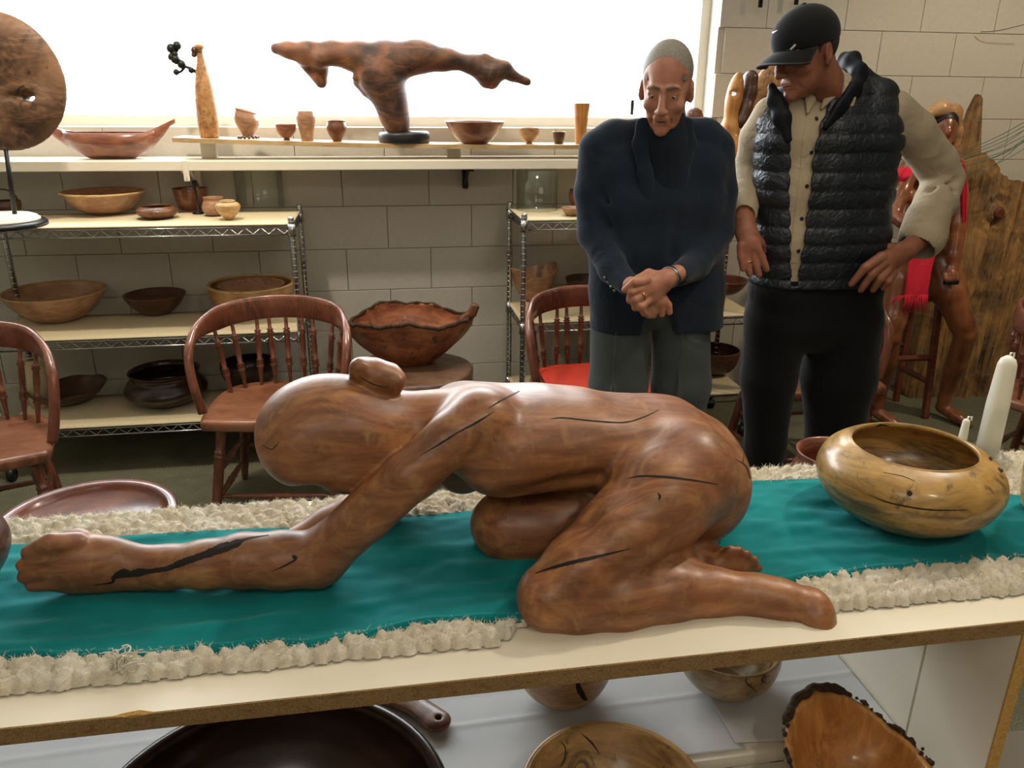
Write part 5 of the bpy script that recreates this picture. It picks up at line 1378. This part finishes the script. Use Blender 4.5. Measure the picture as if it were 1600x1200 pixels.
for pts in ([(1378, 401, 8.5), (1352, 418, 7), (1330, 444, 5)], [(1380, 411, 8.5), (1361, 430, 7), (1345, 453, 5)], [(1388, 420, 8), (1375, 436, 7), (1364, 453, 5)], [(1396, 426, 7.5), (1388, 440, 6), (1380, 450, 4.5)]):
    Bd.chain([W2(pts[0][0], pts[0][1], 2.275, pts[0][2]), W2(pts[1][0], pts[1][1], 2.268, pts[1][2]), W2(pts[2][0], pts[2][1], 2.28, pts[2][2])], .004)
Bd.chain([W2(1408, 388, 2.33, 10), W2(1385, 388, 2.35, 8), W2(1372, 394, 2.37, 6)], .006)
Bd.chain([W2(1200, 175, 2.50, 20), W2(1170, 262, 2.56, 17), W2(1163, 345, 2.40, 14)], .02)
Bd.chain([W2(1163, 345, 2.39, 15), W2(1166, 362, 2.37, 16)], .012); Bd.chain([W2(1166, 362, 2.37, 17), W2(1172, 384, 2.34, 18)], .012, sq=((0, 1, 0), .65))
for pts in ([(1180, 382, 7.5), (1190, 402, 6.5), (1198, 421, 5)], [(1173, 390, 7.5), (1180, 411, 6.5), (1186, 430, 5)], [(1164, 388, 7.5), (1167, 410, 6.5), (1171, 428, 5)], [(1158, 384, 7), (1158, 402, 6), (1161, 420, 5)]):
    Bd.chain([W2(x, y, 2.335-.01*i, r) for i, (x, y, r) in enumerate(pts)], .004)
Bd.chain([W2(1176, 366, 2.35, 9), W2(1187, 380, 2.36, 7.5), W2(1192, 392, 2.38, 6)], .006)
me = Bd.mesh('capman_body', .0036, smooth=1); bv2 = bvh_of(me); shift(me, base2); put('body', me, M['skin2'], man2)
head_parts(man2, base2, R2, T2, s2c, None, M['hair2'])
s = SDF(); s.e((0, .022, .030), (.0795, .0985, .090), k=.01); s.b((0, -.10, -.02), (.12, .075, .16), rd=.02, k=.01, op='s'); s.e((0, .0, -.105), (.12, .17, .075), k=.01, op='s')
for x in (-1, 1): s.e((x*.088, .014, -.010), (.030, .028, .042), k=.006, op='s')
s.xf((R2, T2), s2c); put('hair', shift(s.mesh('hair', .0035), base2), M['hair2'], man2)
# cap: crown, brim, seams, emblem
s = SDF(); s.e((0, .008, .050), (.088, .118, .092), k=.01); s.b((0, .0, -.060), (.2, .2, .082), rd=.002, k=.004, op='s')
s.e((0, .11, .04), (.035, .02, .018), k=.01, op='s')
s.xf((R2 @ rotx(-.02), T2), s2c)
crown = put('cap_crown', shift(s.mesh('cap', .004, smooth=2), base2), M['cap'], man2)
def hw(p): return R2 @ (np.array(p, float)*s2c)+T2-np.array(base2)
V = []; F = []; NU, NV = 24, 8
for top in (0, 1):
    for i in range(NU+1):
        a = -1.15+2.3*i/NU
        for j in range(NV+1):
            f = j/NV; rin = np.array([.084*math.sin(a), .012-.100*math.cos(a)]); ex = .090*math.cos(a*.95)**.8 if abs(a) < 1.5 else 0
            pt = rin+np.array([math.sin(a)*.25, -1])*ex*f
            z_ = .033-.012*f-.020*(math.sin(a)**2)*(1+.6*f)-.012*f*f+(.0018 if top else -.0018)
            V.append(hw((pt[0], pt[1], z_)))
n_ = (NU+1)*(NV+1); w_ = NV+1
for i in range(NU):
    for j in range(NV): a = i*w_+j; F.append((a, a+w_, a+w_+1, a+1)); F.append((n_+a, n_+a+1, n_+a+w_+1, n_+a+w_))
    for j in (0, NV): a = i*w_+j; F.append((a, n_+a, n_+a+w_, a+w_))
for i in (0, NU):
    for j in range(NV): a = i*w_+j; F.append((a, a+1, n_+a+1, n_+a))
put('cap_brim', mesh_np('brim', V, F), M['cap'], man2)
b = MB()
for ang in (-.9, -.3, .3, .9):
    pts = [hw((.0868*math.sin(ang)*math.cos(t_), .016-.107*math.cos(ang)*math.cos(t_)*1.0, .050+.0925*math.sin(t_))) for t_ in np.linspace(-.15, 1.5, 10)]
    b.tube(pts, .0010, 5)
tag(b.obj('cap_seams', M['cap'], man2), kind='stuff')
b = MB(); b.lathe([(.0004, 0), (.007, 0), (.006, .003), (.0004, .004)], 12, axis=(hw((0, .016, .1415)), hw((0, .016, 1.1415)))); b.obj('cap_button', M['cap'], man2)
cb = bvh_of(crown.data, base2)
M['white'] = flat('white_print', '#dcdcd6', .6)
ribbon(cb, [(1200.5, 49, .4), (1201, 52.5, 2.2), (1203, 53.8, 3.4), (1207, 51.5, 2.6), (1211, 49.2, 1.4), (1215.5, 47, .3)], 'check_emblem', M['white'], crown, base2, lift=.0008, rough=0)
ribbon(cb, [(1235, 77.5, 3), (1239, 73.5, 3), (1243, 69.5, 3)], 'side_stripe', M['white'], crown, base2, lift=.0008, rough=0)
# shirt
S_ = SDF()
rows = [(1235, 1362, 172, 34, 2.465), (1232, 1358, 220, 46, 2.455), (1230, 1345, 290, 46, 2.45), (1228, 1332, 370, 46, 2.44), (1224, 1325, 440, 47, 2.44)]
def torso(D, rows, grow=0):
    for (a, b, y, r, Y), (a2, b2, y2, r2_, Y2) in zip(rows[:-1], rows[1:]):
        A, B = row(a, b, y, r+grow, Y); A2, B2 = row(a2, b2, y2, r2_+grow, Y2)
        D.c(A[0], A2[0], A[1], A2[1], .04); D.c(B[0], B2[0], B[1], B2[1], .04); D.c((A[0]+B[0])/2, (A2[0]+B2[0])/2, A[1]*1.08, A2[1]*1.08, .06)
torso(S_, rows)
S_.chain([W2(1304, 134, 2.485, 25), W2(1300, 158, 2.47, 28)], .03)
S_.chain([W2(1396, 172, 2.47, 30), W2(1425, 205, 2.475, 33), W2(1462, 255, 2.49, 31), W2(1474, 280, 2.49, 29)], .015)
S_.chain([W2(1474, 281, 2.49, 30), W2(1462, 315, 2.44, 31), W2(1447, 345, 2.40, 31)], .01); S_.chain([W2(1449, 342, 2.405, 33), W2(1441, 371, 2.375, 35)], .003)
S_.chain([W2(1203, 178, 2.49, 26), W2(1182, 215, 2.53, 25), W2(1171, 262, 2.56, 23)], .015)
S_.chain([W2(1171, 262, 2.56, 24), W2(1166, 300, 2.50, 22), W2(1163, 334, 2.42, 20)], .01)
S_.c(P(1436, 380, 2.365), P(1425, 402, 2.34), .055, .055, .004, 's'); S_.c(P(1162, 338, 2.40), P(1162, 365, 2.37), .034, .034, .004, 's')
for (x0, y0, x1, y1, Y) in ((1455, 300, 1495, 282, 2.42), (1448, 292, 1470, 268, 2.42), (1455, 318, 1488, 300, 2.40), (1420, 235, 1450, 255, 2.40), (1430, 330, 1470, 322, 2.33), (1165, 250, 1190, 240, 2.43), (1158, 275, 1182, 262, 2.42), (1158, 300, 1180, 290, 2.39)):
    S_.c(P(x0, y0, Y), P(x1, y1, Y), .003, .002, .03, 's')
S_.c(P(1280, 120, 2.42), P(1262, 160, 2.36), .045, .02, .02, 's')
me = S_.mesh('shirt', .0048); sb = bvh_of(me); put('shirt', shift(me, base2), M['shirt'], man2)
# shirt collar wings
nax = T2-nb; nax /= np.linalg.norm(nax); ncen = P(1292, 150, 2.445)
fd = np.array([-.55, -.83, 0]); fd -= nax*(fd @ nax); fd /= np.linalg.norm(fd); sd2 = np.cross(nax, fd)
s = SDF(); up1, up2 = [], []
for a_ in np.linspace(-2.85, 2.85, 22):
    dr = -fd*math.cos(a_)+sd2*math.sin(a_); fo = max(0, -math.cos(a_))
    up1.append((ncen+dr*.066+nax*(.030-.030*fo), .0075)); up2.append((ncen+dr*.079+nax*(.000-.050*fo**2), .0085))
for (p1, r1), (p2, r2_), (q1, t1), (q2, t2) in zip(up1[:-1], up1[1:], up2[:-1], up2[1:]):
    s.c(p1, p2, r1, r2_, .004); s.c(q1, q2, t1, t2, .004)
    for f_ in (.25, .5, .75): s.c(p1*(1-f_)+q1*f_, p2*(1-f_)+q2*f_, .0075, .0075, .004)
for sgn, (xa, ya), (xb, yb) in ((1, (1300, 148), (1283, 172)), (-1, (1262, 158), (1259, 178))):
    h1, h2 = hit(sb, xa, ya), hit(sb, xb, yb)
    if h1 and h2: s.c(np.array(h1[0])+np.array(h1[1])*.012, np.array(h2[0])+np.array(h2[1])*.010, .020, .006, .01, sq=(np.array(h2[1]), .4))
put('shirt_collar', shift(s.mesh('scollar', .0035), base2), M['shirt'], man2)
# placket and buttons
ribbon(sb, [(1268, 176, 14), (1262, 215, 15), (1258, 260, 15), (1252, 310, 15), (1246, 360, 15), (1240, 410, 14)], 'placket', M['shirt'], man2, base2, lift=.0022, thick=.003, rough=0)
for (x, y) in ((1275, 186), (1267, 238), (1260, 291), (1252, 342), (1247, 392)):
    h = hit(sb, x, y)
    if h:
        c = np.array(h[0])-np.array(base2); n_ = np.array(h[1]); c = c+n_*.002
        MB().lathe([(.0004, -.0005), (.0062, 0), (.0062, .002), (.0045, .0026), (.0004, .0018)], 12, axis=(c, c+n_)).obj('shirt_button', M['leather'], man2)
# quilted vest
V_ = SDF(); torso(V_, [(1240, 1358, 172, 38, 2.468), (1234, 1352, 220, 50, 2.458), (1232, 1340, 290, 50, 2.45), (1230, 1332, 370, 50, 2.44), (1226, 1330, 445, 52, 2.44)], 2)
V_.chain([W2(1330, 128, 2.49, 26), W2(1338, 152, 2.43, 17)], .02); V_.chain([W2(1330, 130, 2.50, 26), W2(1372, 148, 2.48, 24), W2(1388, 172, 2.475, 24)], .03)
V_.chain([W2(1225, 165, 2.47, 24), W2(1205, 185, 2.475, 22)], .03)
zc = P(1290, 449, 2.36)[2]; zmid = P(1290, 445, 2.3)[2]
V_.b((gx, 2.44, zc-.12), (.6, .5, .12), rd=.001, k=.01, op='s')
# armhole and front opening
for (x, y, r) in ((1412, 180, 30), (1422, 205, 30), (1425, 235, 26)): p = P(x, y, 2.47); V_.c((p[0], 2.3, p[2]), (p[0], 2.65, p[2]), r/ppm(p)*.55, None, .01, 's')
for y in range(120, 452, 9):
    xl = np.interp(y, [120, 134, 187, 234, 297, 372, 410, 450], [1212, 1212, 1229, 1236, 1234, 1236, 1237, 1238]); xr = np.interp(y, [100, 120, 150, 187, 234, 297, 372, 410, 450], [1318, 1316, 1300, 1284, 1272, 1266, 1256, 1250, 1244])
    if y < 190: xl = np.interp(y, [120, 187], [1222, 1236])
    n_ = 5
    for i in range(n_):
        w__ = max((xr-xl)/2, 2.5); rr_ = max(min(w__, 9), 2.5); xx = xl+rr_+(xr-xl-2*rr_)*i/(n_-1) if w__ > rr_ else (xl+xr)/2
        p = P(xx, y, 2.34); dd_ = ray(xx, y); V_.c(EYE+dd_*(2.05/dd_[1]), EYE+dd_*((2.40 if y > 172 else 2.52)/dd_[1]), rr_/ppm(p), None, .003, 's')
def quilt(F, X, Y, Z):
    zz = Z+.03*(X-gx)*(1 if True else 0)*-.35
    s_ = np.abs(np.sin(PI*zz/.056))
    return F-.0075*np.sqrt(s_)+.006+.0012*np.sin(90*X+40*Z)*s_
me = V_.mesh('vest', .0048, field=quilt, smooth=1); put('quilted_vest', shift(me, base2), M['vest'], man2)
s = SDF(); s.chain([W2(1316, 96, 2.52, 15), W2(1330, 100, 2.49, 17), W2(1340, 120, 2.44, 18), W2(1331, 146, 2.40, 18), W2(1312, 170, 2.370, 14), W2(1291, 198, 2.345, 7)], .02, sq=((-.45, .8, .3), .55))
put('vest_collar', shift(s.mesh('vcollar', .004, smooth=2), base2), M['vestc'], man2)
s = SDF(); s.chain([W2(1206, 136, 2.41, 7), W2(1212, 158, 2.39, 11), W2(1222, 185, 2.365, 12), W2(1232, 218, 2.345, 6)], .02, sq=((.4, .9, .1), .55))
put('vest_collar', shift(s.mesh('vcollar', .004, smooth=2), base2), M['vestc'], man2)
# trousers, belt line, shoes
T_ = SDF()
T_.c(P(1222, 452, 2.44), P(1326, 452, 2.44), .112, .112, .03); T_.c(P(1220, 500, 2.45), P(1322, 500, 2.45), .115, .115, .04)
for pts in ([(1214, 500, 50), (1201, 590, 42), (1196, 690, 31)], [(1322, 500, 54), (1310, 590, 56), (1301, 690, 40)]):
    q = [W2(x, y, 2.45, r) for x, y, r in pts]; T_.chain(q, .02); b_ = q[-1][0]; T_.c(b_, (b_[0], 2.46, .05), q[-1][1], .075, .02)
T_.b((gx, 2.44, -.03), (.6, .5, .06), rd=.001, k=.004, op='s')
put('trousers', shift(T_.mesh('trousers', .0055), base2), M['blackp'], man2)
for px in (1196, 1301):
    x = P(px, 690, 2.45)[0]; s = SDF(); s.c((x, 2.49, .045), (x-.04, 2.29, .035), .042, .036, .02); s.b((x, 2.4, -.02), (.2, .3, .02), rd=.001, k=.002, op='s'); put('shoe', shift(s.mesh('shoe', .005), base2), M['leather'], man2)
ring('ring', 1169, 409, 2.325, P(1165, 388, 2.33)-P(1168, 412, 2.32), .0125, .002, M['gold'], man2, base2)
# ------------------------------------------------------------------ right background: carved seated figure, slab, sculptures
Yf = 3.40
fb = (P(1440, 430, Yf)[0], Yf+.05, 0.0)
fg = thing('carved_figure', 'carved red-brown wooden figure seated with legs apart and a red scarf', 'sculpture', fb)
def f1(x, y, Y, r): p = P(x, y, Y); return (p, r/ppm(p))
s = SDF()
s.chain([f1(1445, 385, Yf+.10, 30), f1(1448, 330, Yf+.08, 28), f1(1452, 270, Yf+.08, 30), f1(1455, 245, Yf+.08, 26)], .04)   # trunk
s.c(f1(1425, 262, Yf+.08, 1)[0], f1(1485, 262, Yf+.08, 1)[0], .055, .055, .04)
s.chain([f1(1460, 245, Yf+.08, 13), f1(1468, 222, Yf+.06, 13)], .02)                                                        # neck
p = P(1472, 203, Yf+.04); s.e(p, (.062, .075, .088), R=rotz(-.3), k=.02); s.e(p+[-.02, -.07, -.01], (.012, .016, .02), k=.012); s.e(p+[-.02, -.055, -.055], (.03, .02, .02), k=.02)
s.chain([f1(1425, 308, Yf-.0, 12)]*2, .02); s.chain([f1(1455, 308, Yf-.0, 12)]*2, .02)
s.chain([f1(1424, 262, Yf+.06, 14), f1(1409, 300, Yf+.02, 12), f1(1396, 337, Yf-.02, 11)], .015); s.chain([f1(1396, 337, Yf-.02, 11), f1(1412, 348, Yf-.08, 10), f1(1428, 352, Yf-.12, 9)], .01)
s.chain([f1(1492, 262, Yf+.06, 15), f1(1500, 310, Yf+.02, 13), f1(1498, 350, Yf-.02, 12), f1(1492, 400, Yf-.06, 9.5), f1(1489, 418, Yf-.07, 9)], .015)
s.e(P(1486, 428, Yf-.08), (.032, .025, .035), k=.012)
for k in range(4): s.chain([f1(1477+6*k, 428, Yf-.10, 4.4), f1(1478+6*k, 437, Yf-.115, 4.2)], .003)
s.chain([f1(1428, 395, Yf+.08, 27), f1(1408, 440, Yf-.02, 24), f1(1396, 500, Yf-.08, 18), f1(1391, 525, Yf-.09, 15.5)], .025)
s.chain([f1(1391, 528, Yf-.09, 16), f1(1386, 565, Yf-.04, 15), f1(1374, 620, Yf+.00, 9), f1(1371, 632, Yf+.0, 9)], .015)
s.chain([f1(1466, 400, Yf+.08, 28), f1(1482, 455, Yf-.02, 25), f1(1503, 505, Yf-.08, 18), f1(1510, 520, Yf-.09, 16)], .025)
s.chain([f1(1508, 523, Yf-.09, 16), f1(1494, 570, Yf-.04, 15), f1(1476, 620, Yf+.0, 9.5), f1(1473, 634, Yf+.0, 9)], .015)
for x, y in ((1371, 636), (1473, 638)):
    q = P(x, y, Yf); s.chain([((q[0], Yf+.01, .06), .030), ((q[0]+.03, Yf-.09, .035), .028), ((q[0]+.045, Yf-.13, .022), .021)], .015)
    for k in range(4): s.c((q[0]+.02+.015*k, Yf-.13, .018), (q[0]+.024+.016*k, Yf-.155+.005*k, .013), .010, .008, .004)
s.b((fb[0], Yf, -.05), (1, 1, .051), rd=.001, k=.004, op='s')
put('body', shift(s.mesh('figure', .006, smooth=2), fb), wood('figure_wood', '#4f2617', '#753f25', '#a0643c', grain=(8, 8, 2.5), rough=.32, coat=.4, fig=.35), fg)
s = SDF(); p = P(1472, 203, Yf+.04); s.e(p+[0, .012, .022], (.070, .078, .082), R=rotz(-.3), k=.01); s.e(p+[-.02, -.07, -.03], (.07, .06, .075), k=.01, op='s')
put('hair', shift(s.mesh('fhair', .005), fb), M['iron'], fg)
s = SDF(); s.chain([f1(1448, 178, Yf+.02, 8), f1(1470, 170, Yf+.02, 11), f1(1490, 176, Yf+.04, 12), f1(1494, 205, Yf+.05, 9), f1(1490, 232, Yf+.06, 8), f1(1484, 240, Yf+.06, 6)], .02); put('hat', shift(s.mesh('fhat', .005, smooth=2), fb), WD['maple'], fg)
MB().box(P(1486, 441, Yf-.12)-np.array(fb), (.035, .012, .010), bev=.004).obj('dark_grip', M['iron'], fg)
# red scarf
M['scarf'] = flat('red_scarf', '#d8213f', .85, nz=.12, sc=120)
sc = thing('red_scarf', 'bright pinkish red fringed scarf hanging on the carved figure', 'scarf', fb)
def strip(name, pts, th, mat, par, nrib=1):
    C = cat(pts, 8); V = []; F = []; m = len(C)
    for i, (x, y, Y, w_) in enumerate(C):
        for k in range(9):
            f = -1+2*k/8; p = P(x+f*w_, y, Y); p[1] += .006*math.sin(f*5+i*.15); V.append(p-np.array(fb))
    n = len(V); V += [v+np.array([0, th, 0]) for v in V]
    for i in range(m-1):
        for k in range(8): a = i*9+k; F.append((a, a+9, a+10, a+1)); F.append((n+a, n+a+1, n+a+10, n+a+9))
        for k in (0, 8): a = i*9+k; F.append((a, n+a, n+a+9, a+9))
    for i in (0, m-1):
        for k in range(8): a = i*9+k; F.append((a, a+1, n+a+1, n+a))
    return put(name, mesh_np(name, V, F), mat, par)
strip('hanging_end', [(1462, 362, Yf-.12, 17), (1450, 380, Yf-.14, 19), (1440, 410, Yf-.15, 20), (1434, 445, Yf-.16, 19), (1431, 462, Yf-.16, 18)], .005, M['scarf'], sc)
strip('shoulder_band', [(1416, 262, Yf-.03, 12), (1410, 275, Yf-.05, 13), (1404, 284, Yf-.04, 11)], .02, M['scarf'], sc)
strip('side_band', [(1500, 255, Yf-.06, 5), (1507, 285, Yf-.06, 3.5), (1508, 330, Yf-.06, 3), (1506, 365, Yf-.05, 2.5)], .02, M['scarf'], sc)
b = MB(); rr = np.random.RandomState(8)
for k in range(26):
    x = 1414+36*k/25; p0 = P(x, 460, Yf-.16); b.tube([p0-fb, p0-fb+[rr.uniform(-.006, .006), -.003, -.04], p0-fb+[rr.uniform(-.012, .012), 0, -rr.uniform(.075, .095)]], [.0022, .002, .0012], 4)
for k in range(6):
    p0 = P(1414, 462, Yf-.16); b.tube([p0-fb, p0-fb+[-.03, 0, -.01+rr.uniform(-.02, .01)], p0-fb+[-.06, 0, -.02+rr.uniform(-.03, .015)]], .002, 4)
tag(b.obj('fringe', M['scarf'], sc), kind='stuff')
# stool under the figure
st_ = thing('wooden_stool', 'dark square-legged wooden stool under the carved figure', 'stool', (fb[0]+.02, Yf+.14, 0))
h = .655; M['dwood'] = WD['walnut_dark']
MB().box((0, 0, h-.015), (.17, .13, .015), bev=.005).obj('seat', WD['cherry_red'], st_, False)
for sx in (-1, 1):
    for sy in (-1, 1): MB().tube([(sx*.135, sy*.10, h-.0305), (sx*.165, sy*.125, 0)], [(.019, .019), (.019, .019)], 4, up=(1, 1, 0)).obj('leg', WD['cherry_red'], st_, False)
for a, b_, z_ in (((-1, -1), (1, -1), .33), ((-1, 1), (1, 1), .33), ((-1, -1), (-1, 1), .2), ((1, -1), (1, 1), .2)):
    k = .15; MB().tube([(a[0]*k, a[1]*.113, z_), (b_[0]*k, b_[1]*.113, z_)], [(.009, .017), (.009, .017)], 4, up=(0, 0, 1)).obj('rail', WD['cherry_red'], st_, False)
# weathered slab
sb_ = P(1520, 612, 3.74)
slab = thing('weathered_slab', 'tall weathered grey-brown split trunk slab with a jagged spike, leaning by the wall', 'slab', (sb_[0], 3.74, 0))
Ys = 3.70
xs_ = np.linspace(1499, 1700, 130)
def sc_top(x): return np.interp(x, [1499, 1500, 1508, 1516, 1522, 1526, 1530, 1531, 1536, 1545, 1556, 1562, 1575, 1590, 1605, 1625, 1660], [220, 205, 190, 172, 156, 146, 158, 236, 240, 250, 262, 273, 284, 282, 290, 300, 330])
V = []; F = []; NZ = 60; rs = np.random.RandomState(4); jg = rs.uniform(-1, 1, len(xs_))
prof_ = []
for i, x in enumerate(xs_):
    pt_ = P(x, sc_top(x)+3.5*jg[i]*(x > 1532), Ys); zt_ = pt_[2]; xb = pt_[0]
    col_ = []
    for j in range(NZ+1):
        z_ = zt_*j/NZ; yy = Ys-.035*math.sin(PI*i/len(xs_))+.010*math.sin(xb*55+.9*math.sin(z_*5))+.006*math.sin(xb*150+1.5*math.sin(z_*4+1))-.004*rs.rand()
        kx, kz = P(1549, 330, Ys)[0], P(1549, 330, Ys)[2]; d_ = math.hypot(xb-kx, z_-kz); yy += -.03*math.exp(-(d_/.035)**2)+.008*math.sin(d_*120)*math.exp(-(d_/.09)**2)
        col_.append((xb-sb_[0], yy-3.74, z_))
    prof_.append(col_)
for c_ in prof_: V += c_
n = len(V)
for c_ in prof_: V += [(x, y+.022+.085*min(1, max(0, (1.2-z_)/.4))+.006*math.sin(x*30), z_) for x, y, z_ in c_]
w_ = NZ+1
for i in range(len(xs_)-1):
    for j in range(NZ): a = i*w_+j; F.append((a, a+w_, a+w_+1, a+1)); F.append((n+a, n+a+1, n+a+w_+1, n+a+w_))
    for j in (0, NZ): a = i*w_+j; F.append((a, n+a, n+a+w_, a+w_))
for i in (0, len(xs_)-1):
    for j in range(NZ): a = i*w_+j; F.append((a, a+1, n+a+1, n+a))
M['slab'] = wood('weathered_wood', '#2b211a', '#785a3b', '#c29459', grain=(24, 24, 1.6), rough=.85, coat=0, dist=1.6, fig=.8, spots='#7d7768')
put('trunk', mesh_np('slab', V, F, False), M['slab'], slab)
kp = P(1549, 330, Ys); kn = MB().lathe([(.0005, 0), (.030, 0), (.026, .006), (.014, .010), (.0005, .007)], 24, axis=((0, 0, 0), (0, -1, -.1))); o = kn.obj('knot', WD['cherry_red'], slab); o.location = (kp[0]-sb_[0], Ys-3.74-.057, kp[2])
# strands
M['strand'] = flat('green_wire', '#4f6f62', .5)
wr = thing('wire_strands', 'sheaf of thin green-grey wires fanning out toward the right edge from the slab', 'wires', P(1505, 255, 3.55))
b0 = P(1505, 255, 3.55)
for k, (ya, xe, ye) in enumerate(((240, 1640, 168), (243, 1640, 174), (246, 1640, 180), (250, 1640, 190), (255, 1640, 198), (262, 1640, 195), (270, 1640, 206), (280, 1620, 200), (248, 1640, 171), (258, 1640, 185))):
    a = P(1500+k*.8, ya, 3.55); e = P(xe, ye, 3.35+.02*k); m_ = (a+e)/2-[0, 0, .012+.004*k]
    MB().tube([q-b0 for q in cat([a, m_, e], 5)], .0017, 5).obj('strand', M['strand'], wr)
b = P(1535, 50, 3.85)
t = thing('thin_wire', 'single thin dark wire crossing the upper right block wall', 'wire', b); MB().tube([q-b for q in cat([P(1532, 50, 3.86), P(1565, 47, 3.80), P(1640, 28, 3.7)], 5)], .0016, 5).obj('strand', M['iron'], t)
# two dark hanging straps at the top
for (x, lab) in ((1186, 'short dark iron strap hanging at the top left of the cap'), (1242, 'dark iron strap hanging just above the cap')):
    p = P(x, 12 if x < 1200 else 8, 3.84)
    t = thing('iron_strap', lab, 'strap', (p[0], 3.83, ZC)); L_ = ZC-p[2]
    MB().box((0, 0, -L_/2-.0005), (.010, .004, L_/2-.0005), bev=.0015).obj('strap', M['iron'], t)
# twin-loop sculpture on the right shelving
Yl = 3.50; z0 = ZS[0]
p = P(1150, 340, Yl)
t = thing('loop_sculpture', 'carved two-lobed wooden sculpture with an eye-shaped hole behind the dark jacket', 'sculpture', (p[0], Yl, z0)); B0 = np.array([p[0], Yl, z0])
def lp2(x, y, r, Y=Yl): pp = P(x, y, Y); return (pp-B0, r/ppm(pp))
s = SDF(); pp = P(1147, 152, Yl)-B0; q = ppm(pp+B0); s.e(pp, (13/q, .035, 37/q), R=roty(.12), k=.01); e_ = P(1144, 146, Yl)-B0; s.c(e_+[0, -.08, 0], e_+[0, .08, 0], .011, .011, .015, 's')
s.chain([lp2(1143, 185, 8), lp2(1140, 200, 12), lp2(1140, 240, 26), lp2(1142, 290, 30), lp2(1145, 322, 22)], .03)
s.b((0, 0, -.05), (.3, .3, .051), rd=.001, k=.004, op='s')
put('pale_lobe', s.mesh('lobe', .0045, smooth=2), WD['amber'], t)
s = SDF(); s.chain([lp2(1173, 122, 12, Yl+.03), lp2(1170, 145, 12, Yl+.03), lp2(1163, 170, 12, Yl+.02), lp2(1156, 190, 11, Yl)], .02); put('dark_lobe', s.mesh('lobe2', .0045, smooth=2), WD['walnut'], t)
Yk = 3.60; p = P(1205, 340, Yk)
t = thing('burl_sculpture', 'broad rough burl slab standing behind the two-lobed sculpture and the cap', 'sculpture', (p[0], Yk, z0)); B0 = np.array([p[0], Yk, z0])
s = SDF()
for (x, y, rx, rz) in ((1205, 150, 34, 44), (1212, 130, 30, 30), (1208, 200, 32, 45), (1210, 250, 30, 45), (1210, 310, 26, 35)): pp = P(x, y, Yk)-B0; s.e(pp, (rx/q, .035, rz/q), k=.03)
s.b((0, 0, -.05), (.4, .3, .051), rd=.001, k=.004, op='s')
put('slab', s.mesh('burlslab', .006, smooth=2), WD['burl_light'], t)
Yr = 3.66; p = P(1083, 185, Yr); t = thing('round_finial', 'round brown carved ball form peeking over the dark jacket shoulder', 'sculpture', (p[0], Yr, 1.2905)); z_ = p[2]-1.2905
MB().lathe([(.0005, 0), (.05, 0), (.05, .01), (.012, .02), (.012, z_-.03), (.03, z_-.028), (.044, z_-.01), (.046, z_+.01), (.036, z_+.035), (.018, z_+.047), (.0005, z_+.049)], 24).obj('body', WD['burl'], t)
p = P(991, 168, 3.98); t = thing('dark_latch', 'small dark window latch beside the elderly man cheek', 'latch', (p[0], 4.014, p[2])); MB().box((0, 0, 0), (.008, .006, .035), bev=.003).obj('latch', M['iron'], t)
